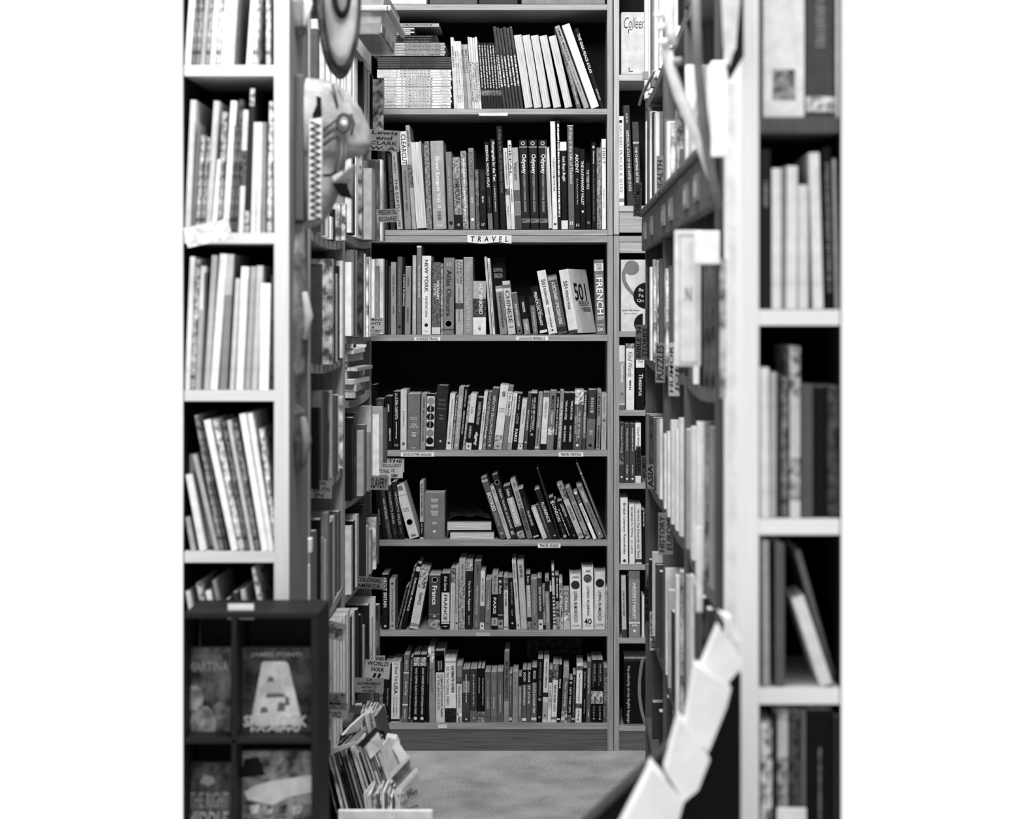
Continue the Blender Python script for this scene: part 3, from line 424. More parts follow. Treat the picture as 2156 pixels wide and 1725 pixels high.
# --- row 7
r7 = [(782, 6, 782, 1450, .4), (789, 8, 789, 1455, .28), (798, 8, 798, 1460, .4, 'm'), (808, 14, 810, 1398, .05, '', [T('Blue Highways', .42, .72, .4, .5), ('c', .9, .2, .4)]), (823, 18, 825, 1395, .8, '', [T('MOON', .02, .04, .6, .15, 'h'), T('Road Trip', .07, .32, .45, .12, 'd', 0, 0, .3), T('USA', .34, .53, .48, .08), ('m', .55, .9, .15, .35, -.2), ('m', .55, .9, .12, .35, .15), ('b', .945, .985, .15)], 'Road Trip USA'), (846, 11.5, 851, 1379, .36, '', [('m', .08, .22, .4, .7), ('b', .26, .28, .75), T('Road Trip', .4, .6, .45, .85), ('b', .73, .75, .8), ('m', .8, .94, .3, .75)], 'Road Trip'),
 (858.5, 6, 864, 1384, .22, '', [('m', .05, .9, .35, .6), ('c', .93, .3, .8)]), (868, 13, 871, 1379, .05, '', [('b', .04, .17, .5, 1), T("ROAD TRIPPERS' GUIDE TO NATIONAL PARKS", .2, .88, .35, .8), ('c', .94, .28, .75)], "ROAD TRIPPERS' GUIDE"), (881.7, 13, 885, 1379, .05, '', [('b', .04, .17, .5, 1), T("ROAD TRIPPERS' GUIDE TO NATIONAL PARKS", .2, .88, .35, .8), ('c', .94, .28, .75)], "ROAD TRIPPERS' GUIDE"), (896, 7, 898, 1384, .07, '', [('m', .1, .4, .3, .4)]),  # last entry: black spine standing in for a dark gap
 (904, 13.5, 901, 1365, .52, '', [('b', 0, .2, .62, 1), T('USA NATIONAL PARKS', .27, .6, .4, .42)], 'USA NATIONAL PARKS'), (918, 18.5, 917, 1371, .76, '', [('b', 0, .3, .04), ('b', .07, .13, .7), T('NATIONAL', .14, .27, .18, .75, 'd', .15), T('GEOGRAPHIC', .14, .28, .18, .75, 'd', -.15), T('COMPLETE NATIONAL PARKS', .33, .93, .24, .2, 'd', .17), T('OF THE UNITED STATES', .33, .82, .24, .2, 'd', -.2)], 'COMPLETE NATIONAL PARKS'), (937.2, 23, 936.5, 1386, .82, '', [('b', .78, 1, .1, 1), T('ULTIMATE GUIDE', .13, .54, .25, .1, 'd', .22, .025), T('TO THE NATIONAL PARKS', .13, .74, .25, .3, 'd', -.25, 0), ('b', .05, .075, .6)], 'ULTIMATE GUIDE'),
 (961.3, 11.5, 961.3, 1402, .72, '', [('b', 0, .2, .45), ('b', .2, .32, .3, 1), T('Vancouver & Victoria', .36, .74, .35, .35), ('b', .84, 1, .6, 1)]), (974, 15, 974, 1410, .2, '', [('b', .22, .44, .5), ('m', .1, .6, .2, .75), ('b', .62, .82, .25), ('c', .94, .15, .7)]), (990, 14, 990, 1409, .2, '', [('m', .1, .7, .25, .6), ('b', .78, 1, .35), ('c', .92, .14, .7)]), (1005, 7.4, 1005, 1408, .06, '', [T('Grand Canyon', .17, .46, .5, .8), ('b', .8, 1, .35, 1)]), (1012.8, 7.6, 1012.8, 1408, .06, '', [T('Yosemite, Sequoia & Kings Canyon', .18, .68, .5, .8), ('b', .8, 1, .4, 1)], 'Yosemite'),
 (1021, 12.2, 1021, 1416, .34, '', [T('LOS ANGELES', .5, .72, .28, .8), ('m', .18, .48, .15, .6), ('c', .9, .12, .2)], 'LOS ANGELES'), (1033.8, 12.4, 1033.8, 1416, .4, '', [T('LOS ANGELES', .5, .72, .28, .8), ('m', .18, .48, .15, .6), ('c', .9, .12, .2)], 'LOS ANGELES'), (1046.8, 12.8, 1046.8, 1415, .32, '', [T('SAN FRANCISCO', .45, .8, .28, .8), ('m', .18, .43, .15, .6), ('c', .9, .12, .2)], 'SAN FRANCISCO'), (1060.5, 10.5, 1062, 1372, .4, '', [T('SEE SAN FRANCISCO', .14, .66, .5, .07), ('b', .7, .88, .55), ('b', .88, 1, .5)]), (1071.3, 6.5, 1072, 1419, .3, '', [T('Chicago', .05, .25, .5, .75), ('m', .27, .7, .3, .5), ('b', .9, .96, .7)], 'Chicago'),
 (1078.5, 12, 1079.5, 1415, .52, '', [T('CHICAGO', .5, .68, .3, .75), ('m', .2, .48, .15, .4), ('c', .9, .12, .3)], 'CHICAGO'), (1091, 7, 1091.7, 1425, .42, '', [('b', 0, .2, .06), T('CHICAGO', .62, .85, .45, .8), ('m', .24, .58, .3, .8)], '52 CHICAGO'), (1099, 9, 1100, 1411, .32, '', [('b', 0, .28, .06), T('MOON', .05, .22, .55, .88), T('SAVANNAH', .3, .67, .5, .88), ('b', .92, .97, .85)], 'SAVANNAH'), (1108.4, 9.2, 1109.4, 1411, .3, '', [('b', 0, .27, .06), T('MOON', .04, .23, .55, .88), T('ST. LOUIS', .3, .64, .5, .88)], 'ST. LOUIS'), (1118.3, 11, 1120, 1406, .33, '', [('b', 0, .27, .06), T('MOON', .06, .2, .5, .88), T('ROUTE 66 ROAD TRIP', .29, .83, .4, .85), ('b', .91, .96, .8)], 'ROUTE 66 ROAD TRIP'),
 (1129.8, 11.3, 1132.5, 1388, .07, '', [T('NEW ENGLAND GRIMPENDIUM', .05, .58, .35, .5), ('c', .64, .3, .5), ('c', .92, .25, .4)], 'NEW ENGLAND'), (1141.4, 11, 1145.5, 1388, .76, '', [T('The New York COMPENDIUM', .05, .45, .3, .2), ('b', .53, .6, .15), ('b', .68, .95, .62), ('c', .89, .25, .35)], 'New York COMPENDIUM'), (1152.7, 7, 1156.5, 1410, .8, '', [('b', 0, .25, .25, 1), T('TOP 10 NEW YORK CITY', .3, .72, .5, .25)]), (1160.2, 11.5, 1165, 1399, .78, '', [('b', 0, .27, .35, 1), T('NEW YORK CITY', .36, .82, .42, .12), ('b', .91, .95, .4)], 'NEW YORK CITY'), (1172, 7, 1177, 1400, .06, '', [('m', .25, .4, .5, .8), ('b', .93, .96, .8)]),
 (1181, 12, 1186.5, 1405, .36, '', [('b', 0, .2, .55), T('New York City', .27, .72, .5, .85), ('b', .79, 1, .5, 1)], 'New York City'), (1194, 7.8, 1198.5, 1432, .07, '', [T('NEW YORK CITY', .18, .78, .5, .85), ('c', .07, .35, .6), ('b', .82, 1, .35, 1)], 'NEW YORK CITY'), (1203, 7.3, 1206, 1421, .13, '', [('m', .05, .85, .35, .5), ('b', .9, .95, .6)]), (1211, 13, 1214.5, 1397, .82, '', [('b', .05, .12, .3, 1), T('New York City on Instagram', .17, .65, .3, .15), ('b', .68, .76, .25, 1), ('m', .8, .9, .3, .4), T('R', .93, .97, .4, .2, 'h')], 'New York City, with two small photographs'), (1225, 8.6, 1228, 1407, .07, '', [T('Resident Alien', .07, .37, .4, .6), T('Quentin Crisp', .58, .84, .3, .8)], 'Resident Alien'),
 (1234, 8.7, 1236.5, 1393, .3, '', [T('Cool Restaurants New York', .11, .53, .4, .85), ('m', .8, .9, .3, .8)], 'Cool Restaurants'), (1244, 12.2, 1245.5, 1390, .05, '', [T('Sidewalk Critic', .06, .35, .3, .6, 'd', .12), ('m', .06, .42, .1, .5, -.2), ('b', .5, .7, .5, 1), ('m', .74, .9, .3, .5), ('c', .94, .15, .7)], 'Sidewalk Critic'), (1256.6, 12.2, 1257.5, 1390, .05, '', [T('Sidewalk Critic', .06, .35, .3, .6, 'd', .12), ('m', .06, .42, .1, .5, -.2), ('b', .5, .7, .5, 1), ('m', .74, .9, .3, .5), ('c', .94, .15, .7)], 'Sidewalk Critic'), (1270, 11, 1270.5, 1407, .28, 'm', [T('STARRE USA', .18, .6, .6, .62)], 'USA in outlined letters')]
front_row(YR, 1523, r7, 'on the lowest travel shelf', 'books on the lowest travel shelf', ceil_py=1341)
# --- right far case
front_row(YR, 433, [(1302, 12.5, 1300.5, 245, .84, '', [('c', .06, .3, .15), T('SACRED PLACES & SITES', .1, .85, .45, .5), ('b', .92, .96, .5)], 'SACRED PLACES'), (1321, 14, 1311.5, 222, .22, 'h', [T('HISTORICAL ATLAS OF THE UNITED STATES', .25, .86, .4, .8), ('m', .08, .18, .3, .6)], 'HISTORICAL ATLAS'), (1337, 13, 1331, 257, .25, '', [('b', .24, .26, .7), T('THE CHARTING OF THE OCEANS', .3, .9, .4, .85)], 'THE CHARTING')], 'beside the far post, CHRISTMAS tag shelf', 'books beside the far post')
front_row(YR, 864, [(1303.5, 12, 1303.5, 728, .8, '', [('b', .25, .9, .55), ('b', .92, 1, .35), T('Stylebook', .28, .58, .55, .9), T('Ap', .72, .78, .6, .25, 'h')]), (1317.5, 18, 1318, 724, .82, 'h', [('b', 0, .07, .4, 1), T('Kind Words', .12, .5, .55, .4, 'd', 0, 0, .3), ('m', .55, .7, .25, .25)]), (1338, 18, 1339, 745, .05, 'h', [('b', 0, .25, .82), T('Coll', .12, .16, .6, .25, 'h'), T('Thesaurus', .36, .75, .5, .8, 'd', .1)], 'Thesaurus')], 'on the Stylebook shelf', 'books on the stylebook shelf')
front_row(YR, 1018, [(1304, 10, 1304, 890, .2, '', [T('Writers [on Writing]', .06, .5, .5, .7), ('b', .55, .7, .3, 1), ('c', .9, .25, .7)], 'Writers on Writing'), (1315, 10.5, 1315, 892, .24, '', [('m', .08, .45, .25, .7), ('m', .7, .86, .25, .7), ('c', .93, .2, .9)]), (1326.5, 10.5, 1326.5, 892, .24, '', [('m', .08, .45, .25, .7), ('m', .7, .86, .25, .7), ('c', .93, .2, .9)]), (1337.5, 12, 1337.5, 891, .12, '', [('b', 0, .45, .84), T('Good Writing', .07, .43, .5, .12), ('b', .88, 1, .8)])], 'on the Good Writing shelf', 'books on the good writing shelf')
front_row(YR, 1189, [(1307, 15.5, 1306, 1049, .84, '', [T('British Literary Anecdotes', .08, .85, .45, .2), ('c', .95, .2, .15)]), (1325, 11.5, 1324.5, 1062, .82, '', [T('On Writing', .3, .55, .45, .25), ('m', .05, .28, .3, .3), ('m', .6, .82, .2, .4)]), (1338.5, 13, 1337, 1063, .78, '', [T('The Forest for the Trees', .3, .9, .4, .3), ('m', .08, .28, .3, .4), ('b', .92, .97, .2)], 'The Forest'), (1352, 7, 1351.5, 1075, .05, '', [T('The Writer Says', .02, .3, .55, .85)])], 'on the Literary Anecdotes shelf', 'books on the anecdotes shelf')
front_row(YR, 1344, [(1309.5, 10, 1307.5, 1213, .66, '', [('m', .25, .65, .35, .3), ('b', .87, 1, .25)]), (1320, 3.5, 1320, 1212, .07), (1324, 23.5, 1323.5, 1203, .5, '', [T("WRITER'S MARKET", .17, .72, .32, .88), ('b', 0, .12, .4), ('b', .765, .79, .78), ('m', .805, .83, .6, .75), ('c', .9, .13, .85)], "WRITER'S MARKET"), (1351.5, 5, 1351.5, 1255, .8)], "on the WRITER'S MARKET shelf", 'books on the writers market shelf')
front_row(YR, 1528, [(1313, 58, 1313, 1388, .05, 'h', [('b', 0, .04, .15), T('The authority on the English language', .1, .97, .13, .7, 'd', -.33), ('b', .985, 1, .5)], 'authority on the language')], 'low right of the far post', 'big dictionary')
qb = [o for o in COL.objects if o.get('label', '').find('authority on the language') >= 0][0]
arc = MB(); kk = 12
for i in range(kk + 1):
    a = i / kk; z = .005 + (.222) * (1 - a); x = .018 - .022 * math.sin(a * math.pi * .62) + .03 * a * a; arc.v += [(x - .006, -.0012, z), (x + .005, -.0012, z)]
for i in range(kk): arc.f.append((2 * i, 2 * i + 2, 2 * i + 3, 2 * i + 1))
arc.obj('curved_stripe', flat(.42), qb)
# quotations book, thick spine with a big comma
YQ = YR + .01
q = make_book((wx(1335, YQ), YQ, R(698) + .0005), 56 * kR, 151 * kR, .17, .76, 0, 0, False, True, [T('John Bartlett', .695, .725, .66, .2, 'h', -.12), T('General Editor', .745, .76, .5, .4, 'h', -.12)])
tag(q, 'thick pale book with a huge grey comma, above the Stylebook shelf', 'book')
def blob(parent, pts, y, mat, name='emblem'):
    o = mesh_obj(name, [(p[0], y, p[1]) for p in pts], [tuple(range(len(pts)))], mat, parent); return o
X = lambda px: (px - 1335) * kR
Z = lambda py: (698 - py) * kR
def disc(cx, cy, r, n=28, a0=0, a1=360): return [(X(cx + r * math.cos(math.radians(a0 + (a1 - a0) * i / (n - 1)))), Z(cy + r * math.sin(math.radians(a0 + (a1 - a0) * i / (n - 1))))) for i in range(n)]
blob(q, disc(1330, 564, 15.5)[:-1], -.0012, flat(.42)); 
tail = [(1315, 560), (1309, 575), (1309, 590), (1316, 605), (1326, 617), (1334, 624), (1336, 618), (1326, 606), (1318, 592), (1316, 580), (1320, 572)]
blob(q, [(X(a), Z(b)) for a, b in tail], -.0013, flat(.42)); blob(q, disc(1361, 623, 27.5, 28, 72, 288), -.0014, flat(.05))
blob(q, disc(1357, 682, 22, 28, 100, 260), -.0014, flat(.06))
for s, y in (('Ba', 610), ('Fa', 622), ('Qu', 633)): lettering('lettering', s, X(1345 if s != 'Qu' else 1341), X(1355), Z(y + 4), Z(y - 3), -.0017, flat(.85), q)
# white box with a scribbled name, boards
def thing_box(name, label, cat, x0, y0, x1, y1, Y, depth, mat, group=None, bev=.002):
    o = MB().box(wx(x0, Y), wx(x1, Y), Y, Y + depth, wz(y1, Y), wz(y0, Y)).obj(name, mat); bevel(o, bev); tag(o, label, cat, group); return o
bx = empty('cardboard_box', (wx(1308, YR), YR + .012, R(157))); tag(bx, 'white cardboard box with a scribbled name and corner marks, upper right of far bookcases', 'box')
bevel(MB().box(0, 64 * kR, 0, .22, .001, 133 * kR).obj('box_body', flat(.74, .7), bx), .004)
lettering('scribble', 'Colleen', 6 * kR, 50 * kR, 98 * kR, 122 * kR, -.001, flat(.1), bx, 'h', -.01, .3)
for (a, b, sgn) in ((15, 96, 1), (16, 8, -1)):
    mm = MB(); mm.box(a * kR, (a + 9) * kR, -.0012, 0, (b - 1) * kR, b * kR); mm.box(a * kR, (a + 1.2) * kR, -.0012, 0, (b - 8 if sgn > 0 else b) * kR, (b if sgn > 0 else b + 8) * kR); mm.obj('corner_mark', flat(.1), bx)
thing_box('board', 'pale wooden board closing the gap below the CHRISTMAS tag shelf', 'board', 1304, 447, 1420, 490, YR + .01, .02, wood(.62, 'x'))
thing_box('board', 'pale wooden board just under the top of the writing bookcase', 'board', 1304, 507.5, 1420, 533, YR + .008, .02, wood(.62, 'x'))
# items on the very top shelf
for (a, b, t, lb) in ((806, 898, .75, 'white shallow box on the very top shelf above the picture book pile'), (905, 1005, .3, 'grey flat box on the very top shelf, middle'), (1008, 1090, .2, 'dark flat box on the very top shelf beside the pale one'), (1098, 1274, .45, 'long pale flat box on the very top shelf, right end')):
    thing_box('box', lb, 'box', a, -60, b, 8.8, YR + .02, .2, flat(t))
# shelf labels
def card(name, label, cat, x0, y0, x1, y1, Y, tone, lines, rot=0.0, tt=.1, group=None, d='h', thick=.0015, yawz=0.0, wavy=False, mat=None):
    cx, cy = (x0 + x1) / 2, (y0 + y1) / 2; k = Y / F; w, h = (x1 - x0) * k, (y1 - y0) * k
    root = empty(name, (wx(cx, Y), Y, wz(cy, Y)), (0, rot, yawz)); tag(root, label, cat, group)
    mt = mat or flat(tone, .75); m = MB(); n = 10 if wavy else 2
    for j in range(n + 1):
        u = j / n - .5; b = (.006 * math.sin(u * 9) if wavy else 0); m.v += [(u * w, 0, -h / 2 + b * .4), (u * w, 0, h / 2 + b * .15), (u * w, thick, h / 2 + b * .15), (u * w, thick, -h / 2 + b * .4)]
    for j in range(n):
        a = j * 4; m.f += [(a, a + 4, a + 5, a + 1), (a + 1, a + 5, a + 6, a + 2), (a + 2, a + 6, a + 7, a + 3), (a + 3, a + 7, a + 4, a)]
    m.f += [(0, 1, 2, 3), (n * 4 + 3, n * 4 + 2, n * 4 + 1, n * 4)]
    m.obj('card', mt, root)
    if name == 'section_tag' and Y < 4.7 and x0 < 1165:
        sg_ = -1 if x0 < 1165 else 1; xe = (-w / 2, -w / 2 - .06) if sg_ < 0 else (w / 2, w / 2 + .06)
        MB().box(min(xe), max(xe), .0002, .0012, -h * .45, h * .3).obj('tab', mt, root)
    nl = len(lines); ml = max(max(len(q) for q in lines), 1)
    for i, s in enumerate(lines):
        if not s: continue
        if d in 'hi':
            j = i if d == 'h' else nl - 1 - i
            z1 = h / 2 - h * (j + .14) / nl; z0 = h / 2 - h * (j + .86) / nl; f = .42
            f *= max(.16, min(1, len(s) / ml * 1.05))
            lettering('lettering', s, -w * f, w * f, z0, z1, -.0006, flat(tt * .6), root, d, .02, .12)
        else:
            xa = w / 2 - w * (i + .88) / nl if d == 'd' else -w / 2 + w * (i + .12) / nl; xb = xa + w * .76 / nl
            lettering('lettering', s, xa, xb, -h * .44 * min(1, len(s) / ml * 1.05), h * .44 * min(1, len(s) / ml * 1.05), -.0006, flat(tt * .6), root, d, .02, .1)
    return root
G = 'handwritten section labels on the far bookcase'
YL = YR - .002
card('paper_sign', 'curled white paper sign reading TRAVEL taped to the middle shelf edge', 'sign', 984, 495.5, 1077, 511.5, YL - .003, .82, ['T  R  A  V  E  L'], 0, .08, None, 'h', .0008, 0, True)
card('shelf_label', 'small white shelf label handwritten OVERSIZE TRAVEL', 'label', 872, 710, 927, 717.5, YL, .86, ['OVERSIZE TRAVEL'], group=G)
card('shelf_label', 'small white shelf label handwritten LANGUAGE REFERENCE', 'label', 1087, 708.5, 1154, 717, YL, .86, ['LANGUAGE REFERENCE'], group=G)
card('shelf_label', 'small white shelf label handwritten BOOKS IN OTHER LANGUAGES', 'label', 844, 953, 914, 961.5, YL, .86, ['BOOKS IN OTHER LANGUAGES'], group=G)
card('shelf_label', 'small white shelf label handwritten TRAVEL WRITING', 'label', 1176, 953, 1228, 961.5, YL, .86, ['TRAVEL WRITING'], group=G)
card('shelf_label', 'small white shelf label handwritten TRAVEL GUIDES', 'label', 1132.5, 1145, 1180, 1154, YL, .86, ['TRAVEL GUIDES'], group=G)
card('shelf_label', 'faded blank shelf label under the Paris guides', 'label', 1002, 1332.5, 1032, 1340, YL, .68, [''], group=G)
card('shelf_label', 'faded blank shelf label under the lowest travel row', 'label', 922, 1526, 941, 1534, YL, .78, [''], group=G)
card('shelf_label', 'faded shelf label under the dark slim books of the top row', 'label', 1008, 237.5, 1069, 244, YL, .8, [''], group=G)
card('poster', 'dark poster inside the back of the lowest travel shelf', 'poster', 1110, 1342, 1227, 1400, YR + .28, .2, ['', 'from Rome', 'to Verdun', ''], tt=.1, mat=mott(.18, 40))

# ---------------------------------------------------------------- shelves along the aisle (seen edge on)
def aisle_case(label, side, X0, Ya, Yb, depth, ztop, shelves, tone, panel=.02, edge=.022, back=.1, wc=.2):
    """side -1: left wall, shelf fronts at x=X0 facing +x ; side +1: right wall, facing -x"""
    root = empty('bookcase', (X0, (Ya + Yb) / 2, 0)); tag(root, label, 'bookcase'); L = (Yb - Ya) / 2; s = side
    def bb(a, b): return (min(a, b), max(a, b))
    for y0, y1 in ((-L, -L + panel), (L - panel, L)):
        bevel(MB().box(*bb(0, s * depth), y0, y1, 0, ztop).obj('side_panel', wood(tone, 'z', wc), root))
    for z in shelves:
        m = MB(); n = 10; a, b = -L + panel, L - panel
        for j in range(n):
            u0, u1 = j / n, (j + 1) / n; q = .012; s0, s1 = -q * 4 * u0 * (1 - u0), -q * 4 * u1 * (1 - u1); y0, y1 = a + (b - a) * u0, a + (b - a) * u1; k = len(m.v); xf, xk = 0, s * (depth - .012)
            m.v += [(xf, y0, z + s0), (xf, y0, z - edge + s0), (xk, y0, z + s0), (xk, y0, z - edge + s0), (xf, y1, z + s1), (xf, y1, z - edge + s1), (xk, y1, z + s1), (xk, y1, z - edge + s1)]
            m.f += [(k, k + 1, k + 5, k + 4), (k, k + 4, k + 6, k + 2), (k + 1, k + 3, k + 7, k + 5), (k + 2, k + 6, k + 7, k + 3)]
        k = len(m.v); m.f += [(0, 2, 3, 1), (k - 4, k - 3, k - 1, k - 2)]
        m.obj('shelf', wood(tone * 1.15 if tone < .75 else tone, 'y', wc), root)
    MB().box(*bb(s * (depth - .012), s * depth), -L + panel, L - panel, 0, ztop).obj('back_panel', wood(back, 'z', .1, .8), root)  # back coloured near black to carry the shade between shelves
    return root
def aisle_row(side, X0, Ya, Yb, z0, items, row, group, zs, depth=.19, tmax=.045):
    out = []; n = len(items); a, b = Ya + .03, Yb - .03; st = (b - a) / n
    for i, it in enumerate(items):
        p, yt, t = it[:3]; fl = it[3] if len(it) > 3 else ''
        Yc = a + st * (i + .5); th = min(tmax, st * .8); Yn = Yc - th / 2; x = wx(p, Yn)
        h = wz(yt, Yn) - z0; h = max(.05, h)
        zz = z0 - .012 * 4 * ((Yc - Ya) / (Yb - Ya)) * (1 - (Yc - Ya) / (Yb - Ya)) + .0025
        h -= (zz - z0); up = [q for q in zs if q > z0 + .02]
        if up: h = min(h, min(up) - .026 - .012 - zz - .004)
        lean = 0.0
        o = make_book((x, Yc, zz), th, h, min(depth, max(.08, h * .8)), t, lean, (math.pi / 2 if side < 0 else -math.pi / 2) + random.uniform(-.04, .04), 'm' in fl, 'h' in fl or random.random() < .3, (), False, .75, mscale=16)
        if 'e' in fl: o.rotation_euler.z += 0
        AREA[o.name] = max(2.5, abs(p - (items[i - 1][0] if i else p - side * -8 * -1)) if i else 8) * h / Yc * F
        out.append((o, t, 'm' in fl, 'slim' if th < .02 else '', it[4] if len(it) > 4 else ''))
    label_books(out, row, group, 'near end')
    return out
XL = -.6
zA = [2.45, 2.08, 1.722, 1.392, 1.08, .735, .40]
aisle_case('wooden aisle bookcase on the left, nearer one behind the masks', -1, XL, 4.5, 5.22, .27, 2.9, zA, .52)
A = {}
A[2.45] = [(672, -60, .5), (690, -40, .7), (705, -50, .3), (716, -30, .8)]
A[2.08] = [(668, 60, .3), (682, 40, .75), (694, 80, .85), (706, 100, .9), (714, 110, .8), (722, 118, .85), (727, 90, .9)]
A[1.722] = [(670, 330, .2), (680, 400, .4), (690, 440, .7), (697, 456, .85), (703, 440, .1), (716, 430, .55, 'm'), (727, 428, .6, 'm')]
A[1.392] = [(671, 560, .25, 'h'), (675, 556, .22), (699, 545, .55, 'm'), (703, 527, .06), (708, 576, .6), (711, 560, .1), (721, 549, .78)]
A[1.08] = [(671, 860, .06, 'h'), (676, 825, .35), (681, 825, .25), (686, 826, .2), (690, 828, .4, 'm'), (696, 823, .75), (707, 834, .3), (710, 832, .85), (721, 835, .8, 'm')]
A[.735] = [(662, 1120, .4), (672, 1095, .1), (678, 1134, .6), (683, 1140, .8), (690, 1080, .45), (696, 1100, .3), (701, 1090, .7), (706, 1085, .2), (713, 1078, .35)]
A[.40] = [(690, 1300, .6, 'm'), (698, 1295, .75), (706, 1292, .85), (713, 1290, .8), (719, 1290, .85), (726, 1288, .82), (733, 1286, .75), (738, 1300, .15)]
nm = {2.45: 'top', 2.08: 'second', 1.722: 'third', 1.392: 'fourth', 1.08: 'fifth', .735: 'sixth', .40: 'seventh'}
for z, it in A.items(): aisle_row(-1, XL, 4.5, 5.22, z, it, f'near left aisle bookcase, {nm[z]} shelf down', 'books in the near left aisle case', zA)
zB = [2.33, 2.09, 1.75, 1.45, 1.264, .972, .70, .38]
aisle_case('wooden aisle bookcase on the left, farther one beside the travel bookcase', -1, XL, 5.24, 6.02, .27, 2.9, zB, .52)
Bq = {}
Bq[2.09] = [(739, 112, .8), (745, 90, .85), (749, 90, .9), (764, 96, .05), (769, 139, .6), (775, 138, .65), (783, 150, .08)]
Bq[1.75] = [(739, 325, .8), (744, 330, .08), (750, 325, .85), (762, 325, .45, 'm'), (783, 354, .62, 'h'), (790, 338, .4), (797, 336, .3, 'm'), (805, 336, .8), (808, 360, .4)]
Bq[1.45] = [(740, 552, .85), (745, 526, .35), (748, 526, .6), (763, 528, .22, 'm'), (768, 534, .8), (775, 541, .75, 'm'), (779, 541, .9), (788, 546, .85), (797, 560, .5), (807, 545, .82), (813, 548, .06)]
Bq[.972] = [(740, 895, .07, 'h'), (743, 880, .05), (748, 870, .2, 'm'), (765, 908, .62), (769, 895, .3), (778, 912, .5, 'h'), (781, 855, .7), (798, 873, .86), (805, 857, .6), (813, 860, .3)]
Bq[.70] = [(739, 1110, .8), (744, 1098, .08), (752, 1085, .7), (768, 1062, .15), (773, 1110, .62), (781, 1118, .62), (791, 1092, .6, 'm'), (796, 1085, .3, 'h')]
Bq[.38] = [(744, 1290, .75), (752, 1285, .15), (760, 1296, .1, 'h'), (766, 1320, .6), (775, 1275, .12), (783, 1300, .72), (789, 1260, .72), (797, 1275, .3, 'm')]
nb = {2.09: 'top full', 1.75: 'second', 1.45: 'third', .972: 'fifth', .70: 'sixth', .38: 'seventh'}
for z, it in Bq.items(): aisle_row(-1, XL, 5.24, 6.02, z, it, f'far left aisle bookcase, {nb[z]} shelf down', 'books in the far left aisle case', zB)
ob = make_book((wx(807, 5.96), 5.965, wz(272, 5.93)), .03, .165, .2, .55, 0, math.pi / 2, True, True, (), False, .7, mscale=25)
tag(ob, 'large floral patterned book facing out above the four-line tag', 'book')
# horizontal heap
random.seed(5)
z = 1.265; i = 0
while z < 1.42:
    t = random.uniform(.012, .024); tone = random.choice([.8, .5, .2, .7, .85, .4, .6]); L = random.uniform(.12, .17); Y = 5.33 + random.uniform(-.02, .03)
    X0 = XL + random.uniform(-.012, .028)
    o = make_book((X0, Y, z + t / 2), t - .001, .26 + random.uniform(-.03, .05), .16, tone, math.pi / 2, math.pi / 2 + random.uniform(-.12, .12), False, False, (), False, .75); i += 1; AREA[o.name] = 30 * 12
    tag(o, f'{tone_word(tone, False)} book lying flat, {ordinal(i)} from the bottom of the left aisle heap', 'book', 'heap of flat books on the far left case'); z += t
# near end flat books on the low shelf of case A
card('shelf_strip', 'white sticker strip with small squares on the farther left bookcase panel', 'label', 750, 725, 771, 731, 5.22, .8, [''], tt=.1)

# ---------------------------------------------------------------- right aisle
XR = .30
rz = [2.2, 1.85, 1.38, 1.0, .56, .2]
units = [(3.37, 4.15, 'nearest'), (4.17, 4.96, 'middle'), (4.98, 5.95, 'farthest')]
for a, b, nme in units:
    c = aisle_case(f'dark wooden aisle bookcase on the right, {nme} of the three', 1, XR, a, b, .2, 2.9, rz, .30, .022, .026, .06)
    L = (b - a) / 2
    bevel(MB().box(-.012, .01, -L, L, 1.715, 1.826).obj('cornice_board', wood(.27, 'y', .3), c), .004)
    bevel(MB().box(-.022, 0, -L, L, 1.826, 1.846).obj('cornice_moulding', wood(.32, 'y', .3), c), .006)
    for q in (-.3, .45):
        hb = MB().box(-.017, -.012, L * q - .055, L * q + .055, 1.742, 1.796).obj('label_holder', flat(.4, .3), c)
        mesh_obj('label_card', [(-.0175, L * q - .035, 1.752), (-.0175, L * q + .035, 1.752), (-.0175, L * q + .035, 1.783), (-.0175, L * q - .035, 1.783)], [(0, 1, 2, 3)], flat(.62), hb)
